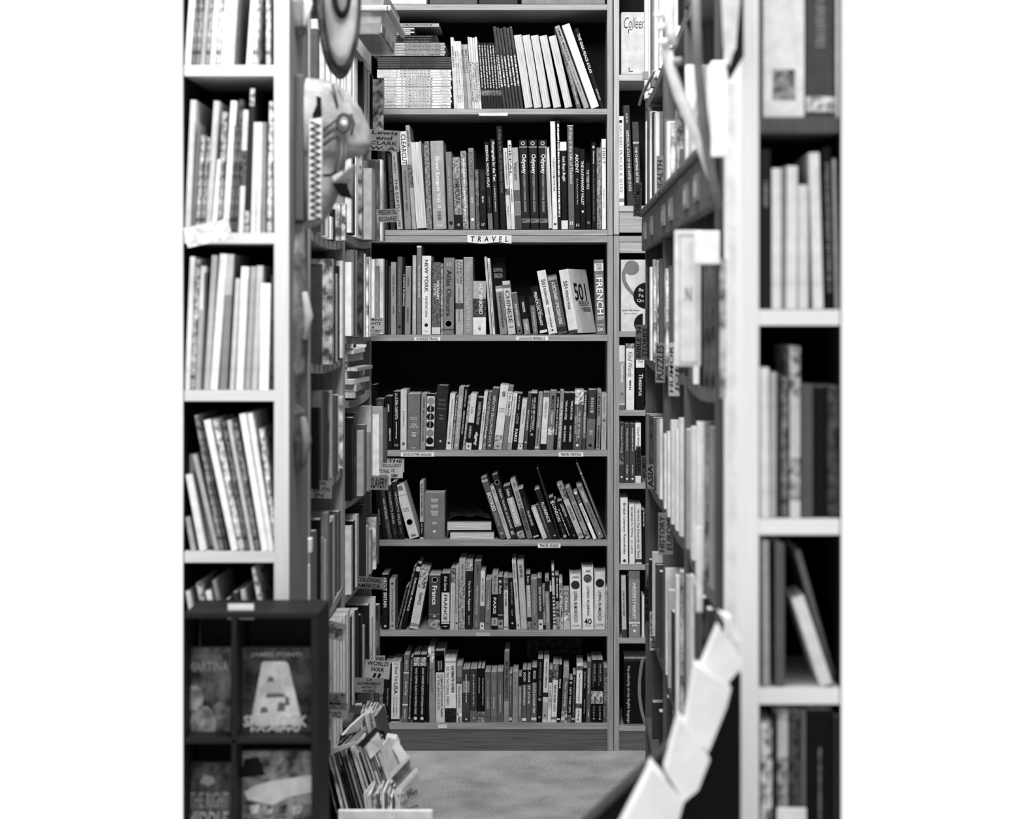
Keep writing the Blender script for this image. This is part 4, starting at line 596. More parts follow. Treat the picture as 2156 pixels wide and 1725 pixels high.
RR = {
 2.2: [[(1500, -70, .2), (1486, -60, .25), (1475, -40, .15), (1463, -80, .7), (1452, -60, .6), (1444, -50, .2)], [(1430, -50, .1), (1420, -20, .8), (1410, -30, .8), (1402, -40, .5)], [(1388, -40, .75), (1378, -30, .8), (1371, -25, .35), (1366, -30, .8), (1358, -30, .85)]],
 1.85: [[(1498, 128, .8), (1492, 135, .85), (1482, 250, .3), (1470, 240, .5), (1461, 295, .88), (1452, 138, .6), (1445, 136, .8)], [(1433, 330, .3), (1425, 230, .45, 'm'), (1413, 256, .75, 'm'), (1405, 255, .85), (1399, 250, .35)], [(1390, 235, .35), (1380, 236, .85), (1374, 236, .2), (1369, 234, .88), (1364, 225, .3), (1360, 255, .85)]],
 1.38: [[(1496, 560, .3, 'm'), (1485, 550, .25, 'm'), (1476, 555, .1), (1462, 500, .88), (1452, 520, .3), (1445, 540, .15)], [(1430, 560, .15), (1418, 545, .08), (1410, 560, .3), (1402, 565, .6, 'm')], [(1389, 545, .3), (1384, 548, .75, 'm'), (1376, 546, .6, 'm'), (1369, 562, .86), (1364, 570, .08), (1360, 650, .2)]],
 1.0: [[(1498, 900, .55), (1486, 892, .4, 'm'), (1470, 890, .86), (1458, 900, .82), (1447, 905, .6)], [(1432, 882, .8), (1424, 905, .85), (1414, 886, .8), (1406, 910, .86), (1399, 915, .85)], [(1389, 884, .82), (1383, 886, .55), (1376, 880, .3), (1368, 875, .2, 'm'), (1361, 872, .35)]],
 .56: [[(1490, 1225, .25), (1478, 1210, .25, 'm'), (1465, 1206, .3), (1456, 1200, .82), (1447, 1215, .65)], [(1433, 1205, .5, 'm'), (1424, 1215, .82), (1416, 1290, .2), (1408, 1245, .65), (1402, 1200, .8)], [(1389, 1205, .2), (1381, 1190, .25), (1374, 1165, .7), (1367, 1180, .12), (1361, 1190, .3, 'm')]],
 .2: [[(1490, 1500, .3), (1470, 1480, .2)], [(1430, 1490, .5, 'm'), (1418, 1480, .3), (1405, 1470, .2)], [(1388, 1500, .15), (1374, 1480, .2)]]}
nr = {2.2: 'top', 1.85: 'second', 1.38: 'third', 1.0: 'fourth', .56: 'fifth', .2: 'lowest'}
for z, us in RR.items():
    for (a, b, nme), it in zip(units, us):
        aisle_row(1, XR, a, b, z, it, f'{nme} right aisle bookcase, {nr[z]} shelf', f'books in the {nme} right aisle case', rz + [1.74 if z < 1.7 else 9], depth=.16)
# big white framed cover standing out, white box, collage etc on the right run
def framed(x0, y0, x1, y1, Y, label, thick=.02):
    k = Y / F; root = empty('framed_picture', (wx((x0 + x1) / 2, Y), Y, wz(y1, Y))); tag(root, label, 'picture'); w = (x1 - x0) * k; h = (y1 - y0) * k
    bevel(MB().box(-w / 2, w / 2, 0, thick, 0, h).obj('picture_board', flat(.86), root), .002)
    e = .16 * w; m = MB()
    for q in ((-w / 2 + e, w / 2 - e, e, e * 1.15), (-w / 2 + e, w / 2 - e, h - e * 1.15, h - e), (-w / 2 + e, -w / 2 + e * 1.15, e, h - e), (w / 2 - e * 1.15, w / 2 - e, e, h - e)): m.box(q[0], q[1], -.001, 0, q[2], q[3])
    m.obj('inner_line', flat(.6), root)
    lettering('initial', 'N', -w * .1, w * .12, h * .48, h * .58, -.001, flat(.25), root)
    return root
framed(1421, 485, 1476, 772, 3.42, 'tall white framed picture with one dark letter, standing in the right shelves')
thing_box('paper_box', 'white paper box above the collage, right aisle', 'box', 1468, 486, 1516, 556, 3.3, .08, flat(.88))
# ---------------------------------------------------------------- tags
TG = 'handwritten section tags sticking out of the left shelves'
YT = 5.5
card('section_tag', 'grey handwritten tag of four lines, topmost on the left shelves', 'tag', 776, 274, 842, 318, 5.6, .38, ['Lewis', 'and', 'CLARK', 'W. A.'], .06, .08, TG)
card('section_tag', 'grey handwritten tag reading PRESIDENTIAL BIOGRAPHIES', 'tag', 793, 440, 840, 468, 5.6, .45, ['PRESIDENTIAL', 'BIOGRAPHIES'], -.03, .08, TG)
card('section_tag', "pale handwritten tag reading WOMEN'S RIGHTS HISTORY", 'tag', 764, 669, 807, 701, 5.7, .58, ["WOMEN'S", 'RIGHTS', '&', 'HISTORY'], .02, .08, TG)
card('section_tag', 'pale handwritten tag reading THE, hindmost above SLAVERY', 'tag', 815, 966, 851, 995, 5.95, .62, ['THE', '', ''], 0, .08, TG)
card('section_tag', 'pale handwritten tag turned upside down, reading AMERICAN DOCUMENTS CONSTITUTION', 'tag', 800, 975, 848, 1007, 5.9, .68, ['AMERICAN', 'DOCU', 'CONSTITUTION'], 0, .08, TG, 'i')
card('section_tag', 'pale handwritten tag reading NATIONAL, behind SLAVERY', 'tag', 785, 986, 823, 1022, 5.8, .68, ['NATIONAL', 'PARKS', ''], .02, .08, TG)
card('section_tag', 'dark grey handwritten tag reading SLAVERY', 'tag', 778, 1002, 818, 1032, 5.6, .42, ['SLAVERY'], .03, .06, TG)
card('section_tag', 'dark grey handwritten tag reading COLONIAL AMERICA', 'tag', 745, 1215, 808, 1240, 5.5, .4, ['COLONIAL', 'AMERICA'], .06, .06, TG)
card('section_tag', 'pale handwritten tag reading WORLD WAR II', 'tag', 768, 1391, 821, 1429, 5.5, .65, ['WORLD', 'WAR', 'II'], .08, .06, TG)
card('section_tag', 'grey handwritten tag reading US GOVERNMENT HOW IT WORKS', 'tag', 747, 1428, 808, 1459, 5.35, .48, ['US', 'GOVERNMENT', 'HOW IT', 'WORKS'], .02, .06, TG)
card('section_tag', 'pale small tag behind WORLD WAR II', 'tag', 789, 1381, 811, 1400, 5.7, .6, ['WOMEN'], 0, .1, TG)
card('section_tag', 'blurred grey handwritten tag reading Feelings', 'tag', 668, 1308, 726, 1345, 4.56, .46, ['Feelings'], .25, .06, TG)
card('section_tag', 'blurred dark tag with two lines, below Feelings', 'tag', 668, 1368, 690, 1404, 4.54, .3, ['TEEN', 'READ'], 0, .05, TG)
card('section_tag', 'blurred grey tag ending in ISABILITY, above another tag', 'tag', 692, 1458, 730, 1483, 4.6, .45, ['ISABILITY'], 0, .06, TG)
card('section_tag', 'blurred grey tag reading INTERESTING TOPICS, left of the floor bin', 'tag', 678, 1480, 733, 1513, 4.6, .48, ['INTERESTING', 'TOPICS'], .06, .06, TG)
card('section_tag', 'dark blurred tag low beside the black book display', 'tag', 673, 1558, 697, 1590, 4.58, .26, ['ONE', 'AND'], 0, .04, TG)
card('section_tag', 'blurred grey tag reading NEW READERS, middle left aisle', 'tag', 648, 1012, 699, 1049, 4.56, .5, ['NEW', 'MOUTH', 'IN'], .05, .08, TG)
TR = 'handwritten section tags on the right shelves'
card('section_tag', 'dark vertical tag reading CHRISTMAS', 'tag', 1334, 384, 1351, 456, 5.9, .22, ['CHRISTMAS'], .02, .05, TR, 'u')
card('section_tag', 'dark vertical tag reading BIBLE STORIES', 'tag', 1338, 684, 1364, 758, 5.8, .3, ["BIBLE 'H", 'STORIES'], .02, .05, TR, 'u')
card('section_tag', 'dark vertical tag reading WEDDING', 'tag', 1340, 940, 1350, 1000, 5.95, .2, ['WEDDING'], -.03, .05, TR, 'u')
card('section_tag', 'grey vertical tag reading WOMEN', 'tag', 1350, 960, 1362, 1010, 5.7, .3, ['WOMEN'], -.03, .05, TR, 'u')
card('section_tag', 'grey blurred tag on the right shelves above the diagonal board', 'tag', 1362, 978, 1377, 1030, 5.4, .4, ['ASIA'], -.04, .05, TR, 'u')
card('section_tag', 'large blurred grey tag, right shelves, fifth row', 'tag', 1386, 1080, 1417, 1168, 4.7, .42, ['HISTORY', 'EUROPE'], .0, .1, TR, 'u')
card('section_tag', 'blurred pale tag below the band of label holders', 'tag', 1382, 328, 1412, 414, 4.9, .42, ['HEALTH', 'FITNESS'], 0, .12, TR, 'u')
card('section_tag', 'blurred tag left of the framed picture foot', 'tag', 1380, 722, 1400, 806, 4.9, .42, ['PUZZLES'], 0, .1, TR, 'u')
card('section_tag', 'blurred tag under the framed picture', 'tag', 1408, 722, 1431, 834, 4.4, .62, ['HUMOR', 'JOKES'], 0, .15, TR, 'u')
card('section_tag', 'blurred dark tag low on the right shelves', 'tag', 1357, 1235, 1371, 1310, 5.7, .14, ['PARIS'], 0, .05, TR, 'u')
card('section_tag', 'pale speckled tag low on the right shelves', 'tag', 1368, 1288, 1381, 1370, 5.5, .6, ['PHOTO'], 0, .3, TR, 'u')
# ---------------------------------------------------------------- foreground left case, frontal
YF = 3.8
xL0, xL1 = wx(388, YF), wx(608, YF)
Lf = lambda py: wz(py, YF)
bookcase('pale bookcase in the left foreground, frontal, full of blurred picture books', YF, .3, xL0, xL1, 0, 2.9, [Lf(137), Lf(490), Lf(822), Lf(1162), Lf(1490)], .77, .0305, .0225, left=False, back_shade=.05, wc=.06, bow=0, endl=1, side_shade=.42)
def cols(rows): return rows
L1 = [(388, 13, 403, -70, .85), (402, 9, 416, -85, .35, 'm'), (412, 9, 427, -90, .4, 'm'), (422, 9, 437, -80, .6), (432, 9, 447, -60, .45, 'm'), (442, 11, 456, -75, .8), (454, 9, 468, -70, .6, 'm'), (464, 9, 478, -85, .75), (474, 9, 488, -60, .85), (484, 9, 497, -85, .7), (494, 6, 506, -70, .3), (518, 12, 532, -60, .85), (531, 9, 544, -70, .6, 'm'), (560, 9, 561, -60, .7, 'm')]
front_row(YF, 137, L1, 'on the left foreground case, top row', 'picture books, left foreground top row', dmax=.22)
L2 = [(388.5, 12, 401, 211, .72), (401, 9, 415, 262, .4), (405.5, 8, 422, 338, .9, 'd'), (411, 8, 424, 285, .5, 'm'), (420, 11, 436, 290, .4, 'm'), (432, 12, 450, 213, .7), (445, 10, 458, 336, .9), (455.5, 11, 468, 236, .45, 'm'), (468, 12.5, 486, 213, .85), (481.5, 8, 493, 265, .3, 'm'), (491, 9, 504, 210, .25, 'm'), (501.5, 11, 512, 232, .8, '', [('b', .33, .62, .25, 1)]), (514, 10, 527, 187, .16, '', [('b', 0, .12, .5, 1), ('b', .85, 1, .5, 1)]), (527, 10, 534, 258, .78), (538, 10, 544, 258, .8), (550, 9, 552, 258, .5), (562, 10, 567, 214, .72, 'm')]
front_row(YF, 490, L2, 'on the left foreground case, second row', 'picture books, left foreground second row', ceil_py=163, dmax=.22)
L3 = [(388.5, 11, 400, 541, .85), (400, 10, 413, 547, .5, 'm'), (411, 11, 423, 561, .82, '', [('b', .35, 1, .6)]), (422.5, 6, 430, 575, .3), (429, 12, 446, 538, .68), (442, 16, 463, 535, .86), (462, 15, 478, 536, .48, '', [('b', 0, .3, .66)]), (483, 10, 496, 587, .72), (496, 16, 508, 562, .86), (515, 12, 528, 562, .6), (529, 13, 541, 560, .7), (545, 20, 550, 597, .95), (567, 8, 571, 580, .18, 'm')]
front_row(YF, 822, L3, 'on the left foreground case, third row', 'picture books, left foreground third row', ceil_py=516, dmax=.22)
L4 = [(402, 10, 389, 1090, .65), (420, 14, 390, 1000, .85), (437, 14, 389, 958, .88, 'd'), (452, 9, 404, 958, .65), (462, 9, 409, 875, .4, 'm'), (472, 9, 420, 900, .2, 'm'), (487, 14, 428, 885, .88), (503, 12, 447, 884, .78, 'm'), (516, 9, 466, 890, .3, 'm'), (527, 9, 477, 886, .72), (537, 10, 489, 893, .35, 'm'), (551, 14, 503, 872, .9), (566, 11, 520, 871, .87), (578, 9, 545, 903, .6, 'm')]
front_row(YF, 1162, L4, 'on the left foreground case, fourth row', 'picture books, left foreground fourth row', ceil_py=848, dmax=.22)
L5 = [(430, 9, 390, 1246, .8), (462, 11, 412, 1228, .5, 'm'), (480, 11, 432, 1245, .86), (494, 9, 446, 1223, .5), (508, 9, 475, 1262, .15, 'm'), (520, 10, 490, 1248, .2), (536, 9, 506, 1243, .7), (580, 9, 529, 1193, .6, 'm')]
front_row(YF, 1490, [(a, b, c - 0, d, e) + tuple(f) for a, b, c, d, e, *f in L5], 'on the left foreground case, fifth row', 'picture books, left foreground fifth row', ceil_py=1188, dmax=.22)
card('ribbon_strip', 'pale floral paper strip slanting over the second left shelf edge', 'paper strip', 390, 470, 485, 512, 3.77, .85, [''], -.22, .2, mat=mott(.85, 60, .35))
# black display stand with face-out books
YD = 3.62
kD = YD / F
dx0, dx1 = wx(388, YD), wx(672, YD); dz = lambda py: wz(py, YD)
dr = empty('display_stand', ((dx0 + dx1) / 2, YD, 0)); tag(dr, 'black pigeonhole display stand holding face-out books, bottom left', 'display stand')
cxd = (dx0 + dx1) / 2; bk = flat(.13, .5); hd = dz(1303)
def dbx(n, a, b, y0, y1, z0, z1): bevel(MB().box(a - cxd, b - cxd, y0, y1, z0, z1).obj(n, bk, dr), .002)
dbx('side_panel', wx(655, YD), dx1, 0, .16, 0, hd); dbx('divider', wx(487, YD), wx(498, YD), 0, .16, 0, hd); dbx('top_board', dx0, dx1, 0, .16, hd, hd + .012)
dbx('end_blocker', dx0 - .003, dx0, .002, .16, 0, hd); dbx('shelf', dx0, wx(655, YD), 0, .16, dz(1567), dz(1556)); dbx('shelf', dx0, wx(655, YD), 0, .16, dz(1820), dz(1809)); dbx('back_panel', dx0, dx1, .16, .168, 0, hd)  # the thin sheet at the left end is added to block the white world
def cover_book(x0, y0, x1, y1, label, build, tone=.15, m=True):
    Y = YD + .06; k = Y / F; w = (x1 - x0) * k; h = (y1 - y0) * k; root = empty('book', (wx((x0 + x1) / 2, Y), Y, wz(y1, Y)), (math.radians(-3), 0, 0)); tag(root, label, 'book', 'books facing out of the black display')
    MB().box(-w / 2, w / 2, 0, .002, 0, h).obj('cover', mott(tone, 22) if m else flat(tone), root); MB().box(-w / 2, w / 2 - .003, .0025, .022, .002, h - .002).obj('page_block', pages(), root); MB().box(-w / 2, w / 2, .0225, .0245, 0, h).obj('back_cover', flat(tone), root)
    build(root, w, h)
def fig(root, pts, mat, w, h, name='cover_shape', y=-.0008): mesh_obj(name, [(a * w, y, b * h) for a, b in pts], [tuple(range(len(pts)))], mat, root)
def b1(r, w, h):
    lettering('lettering', 'JAMES PONTI', -.36 * w, .36 * w, .89 * h, .95 * h, -.001, flat(.62), r, 'h', .02)
    fig(r, [(-.17, .85), (.13, .85), (.17, .83), (.36, .22), (.36, .15), (-.34, .15), (-.34, .22), (-.2, .83)], mott(.9, 14, .3), w, h)
    for a, b, c, d in ((-.12, .62, .1, .06), (-.14, .45, .3, .05), (.02, .3, .12, .1), (-.22, .28, .12, .07), (.12, .36, .08, .1)): fig(r, [(a, b), (a + c, b + .01), (a + c * .8, b + d), (a + .02, b + d)], flat(.4), w, h, y=-.0012)
    lettering('lettering', 'SHERLOCK', -.45 * w, .45 * w, .13 * h, .26 * h, -.0016, flat(.8), r, 'h', .04); lettering('lettering', 'SOCIETY', -.36 * w, .36 * w, .01 * h, .13 * h, -.0016, flat(.75), r, 'h', .04)
def b2(r, w, h):
    lettering('lettering', 'LAURA', -.2 * w, .3 * w, .86 * h, .93 * h, -.001, flat(.45), r, 'h', .02); lettering('lettering', 'MARTINA', -.45 * w, .45 * w, .74 * h, .85 * h, -.001, flat(.6), r, 'h', .02)
    for a, b, s, t in ((-.3, .45, .2, .6), (.25, .3, .15, .4), (-.15, .22, .12, .85), (-.1, .16, .3, .5)): fig(r, [(a + s * math.cos(i * .63), b + s * .7 * math.sin(i * .63)) for i in range(10)], mott(t, 30, .4), w, h)
    lettering('lettering', 'HENDRIX', -.45 * w, .3 * w, .01 * h, .05 * h, -.001, flat(.8), r, 'h', .03)
def b3(r, w, h):
    fig(r, [(-.2, .8), (.0, .76), (.15, .8), (.1, .86), (-.1, .88)], flat(.6), w, h); lettering('lettering', 'MIDDLE', -.45 * w, .45 * w, .3 * h, .5 * h, -.001, flat(.68), r, 'h', .03)
    lettering('lettering', 'THE RIGHT', -.42 * w, .45 * w, .53 * h, .7 * h, -.001, flat(.6), r, 'h', .02)
def b4(r, w, h):
    fig(r, [(-.1, .72), (.5, .78), (.5, .62), (.2, .58), (-.05, .5), (-.4, .55), (-.45, .62), (-.3, .68)], flat(.86), w, h); fig(r, [(-.5, .75), (-.15, .78), (-.25, .95), (-.45, .93)], flat(.1), w, h)
    for i in range(12): a = -.35 + (i % 4) * .2; b = .15 + (i // 4) * .13; fig(r, [(a, b), (a + .1, b + .02), (a + .12, b + .1), (a - .02, b + .08)], mott([.7, .3, .85][i % 3], 40), w, h)
cover_book(505, 1366, 655, 1556, 'face-out dark book with a bright cone of light, upper right of black display', b1, .2)
cover_book(390, 1366, 485, 1556, 'face-out dark picture cover, upper left of black display', b2, .3)
cover_book(390, 1610, 485, 1809, 'face-out dark cover with large letters MIDDLE, lower left of black display', b3, .25)
cover_book(505, 1585, 655, 1809, 'face-out cover with a white burst, lower right of black display', b4, .4)
card('price_card', 'blank white card standing on top of the black display', 'card', 480, 1272, 534, 1304, YD + .03, .92, [''])
# ---------------------------------------------------------------- masks on the side of the left case
def mask_shell(root, name, mat, prof, X0, Yc, aw, n=40, mseg=18, y_skew=0.0):
    """prof: list (py, protrusion, halfwidth factor) at depth Yc"""
    m = MB(); P = []
    for i in range(n + 1):
        u = i / n * (len(prof) - 1); j = min(int(u), len(prof) - 2); f = u - j; f = f * f * (3 - 2 * f) * .5 + f * .5
        a, b = prof[j], prof[j + 1]; P.append(tuple(a[k] + (b[k] - a[k]) * f for k in range(3)))
    for (py, pr, hw) in P:
        z = wz(py, Yc)
        for k in range(mseg + 1):
            v = math.pi * k / mseg; m.v.append((X0 + pr * math.sin(v) ** .8, Yc - aw * hw * math.cos(v), z))
    w = mseg + 1
    for i in range(n):
        for k in range(mseg): a = i * w + k; m.f.append((a, a + w, a + w + 1, a + 1))
    o = m.obj(name, mat, root, smooth=True); return o
def px2X(px, Y): return wx(px, Y)
XS = xL1
# main mask, face turned to the aisle
Ym = 3.98
mk = empty('wooden_mask', (0, 0, 0)); tag(mk, 'large carved wooden mask with hooked nose and zigzag border on the left case side', 'mask')
mw = lambda t: wood(t, 'z', .12, .55)
kM = Ym / F
sc = lambda px: (px - 640) * kM
XM0 = wx(640, Ym)
mask_shell(mk, 'face', mott(.56, 9, .25), [(165, .001, .15), (172, sc(700), .7), (190, sc(730), .95), (230, sc(760), 1.05), (270, sc(778), 1.05), (305, sc(783), 1), (325, sc(770), .95), (335, sc(728), .9), (370, sc(722), .85), (410, sc(712), .8), (440, sc(700), .65), (470, sc(680), .4), (485, .001, .1)], XM0, Ym, .085)
# board behind the mask against the case side
bevel(MB().box(XS - .002, XM0 + .004, Ym - .085, Ym + .1, wz(462, Ym), wz(170, Ym)).obj('back_board', wood(.62, 'z', .12), mk), .008, 3)
bevel(MB().box(XM0 - .006, XM0 + .012, Ym - .098, Ym + .1, wz(470, Ym), wz(168, Ym)).obj('rim', wood(.3, 'z', .2), mk), .004, 2)
def near(px, py, dy=.1): return ((px - VX) / F * (Ym - dy), Ym - dy, CH - (py - VY) / F * (Ym - dy))
# zigzag border strip standing on the near flank
zb = MB(); ya = .115
def npt(px, py, d): return near(px, py, d)
P0 = [npt(651, 252, ya), npt(677, 248, ya), npt(675, 462, ya), npt(650, 462, ya)]
zb.v = P0 + [(p[0], p[1] + .02, p[2]) for p in P0]; zb.f = [(0, 3, 2, 1), (0, 1, 5, 4), (1, 2, 6, 5), (2, 3, 7, 6), (3, 0, 4, 7), (4, 5, 6, 7)]
zb.obj('border_strip', flat(.78), mk)
zz = MB(); k = 14
for i in range(k):
    y0 = 254 + i * 15; zz.quad(npt(653, y0, ya + .002), npt(675, y0 + 9, ya + .002), npt(675, y0 + 13, ya + .002), npt(653, y0 + 4, ya + .002)); zz.quad(npt(675, y0 + 9, ya + .002), npt(653, y0 + 15, ya + .002), npt(653, y0 + 19, ya + .002), npt(675, y0 + 13, ya + .002))
zz.obj('zigzag_carving', flat(.15), mk)
# dark notch, eye, stripes on near flank
fl_ = MB(); fl_.v = [npt(660, 200, .08), npt(676, 205, .085), npt(678, 245, .095), npt(658, 248, .09)]; fl_.f = [(0, 3, 2, 1)]; fl_.obj('notch', flat(.04), mk)
def strip(pts, w, name, mat, d=.1, r=None):
    m = MB(); m.tube([npt(a, b, d) for a, b in pts], w * kM / 2, 8); return m.obj(name, mat, mk, smooth=True)
strip([(700, 178), (706, 200), (710, 225)], 5, 'carved_line', flat(.25), .075)
strip([(712, 180), (722, 210), (733, 240)], 4, 'carved_line', flat(.45), .055)
for a in range(3): strip([(679 + a, 275 + a * 16), (697 + a * 2, 262 + a * 14), (714 - a, 248 + a * 20)], 4.5, 'carved_line', flat(.2), .088)
for a in range(3): strip([(712 + a * 8, 285), (711 + a * 8, 325), (704 + a * 9, 365)], 4, 'carved_line', flat([.3, .45, .35][a]), .078)
strip([(680, 370), (696, 369), (710, 362)], 6, 'carved_line', flat(.1), .086)
m = MB(); c0 = npt(724, 259, .09); ring = []
for i in range(17): a = 2 * math.pi * i / 16; ring.append((c0[0] + 13 * kM * math.cos(a), c0[1], c0[2] + 18 * kM * math.sin(a)))
m.tube(ring, 4 * kM, 8, False); m.obj('eye_ring', flat(.25), mk, smooth=True)
m = MB(); m.tube([(c0[0], c0[1] + .01, c0[2] - 10 * kM), (c0[0], c0[1] + .004, c0[2]), (c0[0], c0[1] + .01, c0[2] + 10 * kM)], [3 * kM, 8 * kM, 3 * kM], 10); m.obj('eye', flat(.75), mk, smooth=True)
m = MB(); m.tube([npt(738, 240, .06), npt(744, 262, .055), npt(738, 284, .06)], 4 * kM, 8); m.obj('carved_line', flat(.2), mk, smooth=True)
# nose: hooked wedge
nz = MB(); A_ = [npt(698, 372, .1), npt(745, 345, .06), npt(742, 375, .05), npt(732, 388, .05), npt(704, 384, .1)]
B_ = [(p[0], p[1] + .05, p[2]) for p in A_]; nz.v = A_ + B_; nz.f = [(0, 4, 3, 2, 1), (5, 6, 7, 8, 9)] + [(i, (i + 1) % 5, 5 + (i + 1) % 5, 5 + i) for i in range(5)]
bevel(nz.obj('nose', flat(.62), mk), .003)
nz = MB(); A_ = [npt(699, 386, .102), npt(730, 389, .06), npt(741, 418, .06), npt(715, 412, .09)]; B_ = [(p[0], p[1] + .04, p[2]) for p in A_]; nz.v = A_ + B_; nz.f = [(0, 3, 2, 1), (4, 5, 6, 7)] + [(i, (i + 1) % 4, 4 + (i + 1) % 4, 4 + i) for i in range(4)]
nz.obj('mouth', flat(.04), mk)
nz = MB(); A_ = [npt(730, 360, .055), npt(745, 346, .05), npt(741, 415, .05), npt(734, 418, .055)]; B_ = [(p[0], p[1] + .03, p[2]) for p in A_]; nz.v = A_ + B_; nz.f = [(0, 3, 2, 1), (4, 5, 6, 7)] + [(i, (i + 1) % 4, 4 + (i + 1) % 4, 4 + i) for i in range(4)]
nz.obj('nose_side', flat(.35), mk)
# upper mask: long oval shield
um = empty('wooden_mask', (0, 0, 0)); tag(um, 'long oval wooden mask above the hook-nosed one, cut by the top edge', 'mask')
Yu = 4.0
def oval(name, cx, cy, rx, ry, Y, bulge, mat, thick=.03):
    m = MB(); n, q = 32, 7
    for j in range(q + 1):
        s = j / q
        for i in range(n):
            a = 2 * math.pi * i / n; px = cx + rx * s * math.cos(a); py = cy + ry * s * math.sin(a); p = W(px, py, Y); m.v.append((p[0], Y - bulge * (1 - s * s), p[2]))
    for j in range(q):
        for i in range(n): i2 = (i + 1) % n; m.f.append((j * n + i, j * n + i2, (j + 1) * n + i2, (j + 1) * n + i))
    b = len(m.v)
    for i in range(n): x, y, z = m.v[q * n + i]; m.v.append((x, y + thick, z))
    for i in range(n): i2 = (i + 1) % n; m.f.append((q * n + i, q * n + i2, b + i2, b + i))
    m.f.append(tuple(b + i for i in range(n)))
    o = m.obj(name, mat, um, smooth=True); return o
oval('rim', 711, -10, 45, 172, Yu, .02, mott(.3, 25, .5), .05)
oval('face', 717, -20, 36, 158, Yu - .025, .02, mott(.56, 8, .15), .01)
oval('mouth', 719, -20, 21, 58, Yu - .05, .006, flat(.12), .008)
oval('tongue', 720, -12, 11, 38, Yu - .06, .006, flat(.4), .006)
MB().box(XS, wx(680, Yu), Yu + .03, Yu + .06, wz(20, Yu), wz(32, Yu) + .02).obj('bracket', flat(.2), um)
# low masks further down the side
for i, (ya_, yb_, p0, t, lb) in enumerate([(-60, 85, 636, .42, 'slim grey wooden mask at the top of the left case side'), (492, 838, 637, .34, 'long dark carved mask below the hook-nosed one'), (850, 1000, 632, .24, 'dark carved mask with a pale streak, lowest on the left case side')]):
    r_ = empty('wooden_mask', (0, 0, 0)); tag(r_, lb, 'mask'); Yc = 3.93
    pr = (p0 - 608 + 8) * Yc / F * .62
    mask_shell(r_, 'face', mott(t, 16, .45), [(ya_, .001, .3), (ya_ + (yb_ - ya_) * .12, pr * .8, .8), (ya_ + (yb_ - ya_) * .5, pr, 1), (ya_ + (yb_ - ya_) * .85, pr * .9, .7), (yb_, .001, .2)], XS, Yc, .07)
    m = MB(); zc = wz((ya_ + yb_) / 2, Yc); m.tube([(XS + pr * .9, Yc - .045, zc + .05), (XS + pr * 1.1, Yc - .03, zc), (XS + pr * .9, Yc - .045, zc - .05)], [.006, .012, .006], 8); m.obj('brow', flat(t * 1.8), r_, smooth=True)
# strips beside unit A: hanging plaque
thing_box('plaque', 'grey flat plaque hanging under the hook-nosed mask', 'plaque', 612, 470, 641, 545, 3.9, .012, flat(.45))
thing_box('post_box', 'small pale block below the left case side, above the blurred tag', 'block', 640, 1135, 655, 1165, 4.15, .03, flat(.85))
thing_box('paper_roll', 'tall white rolled poster low on the left case side', 'paper roll', 640, 1190, 651, 1300, 4.15, .02, flat(.8))
# ---------------------------------------------------------------- plastic bin on the far left case
Yb_ = 5.35
pbn = empty('storage_bin', (0, 0, 0)); tag(pbn, 'translucent plastic storage bin perched on top of the far left shelves', 'bin')
kk = Yb_ / F
m = MB(); a = [wx(752, Yb_), wx(806, Yb_)]; zt_, zb_ = wz(-20, Yb_), wz(118, Yb_)
def tub(m, x0, x1, y0, y1, z0, z1, ins):
    n = len(m.v); m.v += [(x0 + ins, y0 + ins, z0), (x1 - ins, y0 + ins, z0), (x1 - ins, y1 - ins, z0), (x0 + ins, y1 - ins, z0), (x0, y0, z1), (x1, y0, z1), (x1, y1, z1), (x0, y1, z1)]
    m.f += [(n, n + 3, n + 2, n + 1), (n, n + 1, n + 5, n + 4), (n + 1, n + 2, n + 6, n + 5), (n + 2, n + 3, n + 7, n + 6), (n + 3, n, n + 4, n + 7)]
tub(m, wx(735, Yb_), wx(812, Yb_), Yb_, Yb_ + .5, 2.335, zt_, .02)
o = m.obj('tub', plastic(), pbn); s = o.modifiers.new('thick', 'SOLIDIFY'); s.thickness = .003; bevel(o, .012, 3)
m = MB(); 
for (x0, x1, y0, y1) in ((wx(730, Yb_), wx(822, Yb_), Yb_ - .015, Yb_ + .01), (wx(811, Yb_), wx(824, Yb_), Yb_ - .015, Yb_ + .52)): m.box(x0, x1, y0, y1, wz(25, Yb_), wz(12, Yb_))
bevel(m.obj('rim', flat(.66, .3), pbn), .006, 3)
MB().box(wx(745, Yb_), wx(802, Yb_), Yb_ + .03, Yb_ + .45, 2.342, wz(45, Yb_)).obj('paper_contents', mott(.6, 12, .4), pbn)
# sign clip on the right case far end
sg = empty('shelf_sign_holder', (0, 0, 0)); tag(sg, 'metal slanted sign holder sticking out of the right shelves near the far post', 'sign holder')
m = MB(); m.tube([W(1346, 220, 5.7), W(1352, 200, 5.5), W(1377, 150, 4.95)], .0045, 8); m.obj('arm', flat(.55, .3), sg, smooth=True)
MB().box(wx(1353, 5.7), wx(1368, 5.7), 5.68, 5.7, wz(168, 5.7), wz(152, 5.7)).obj('clip', flat(.5, .3), sg)
m = MB(); m.tube([W(1357, 190, 5.5), W(1366, 186, 5.4)], .006, 8); m.tube([W(1372, 160, 5.2), W(1380, 162, 5.1)], .006, 8); m.obj('screw', flat(.6, .3), sg, smooth=True)
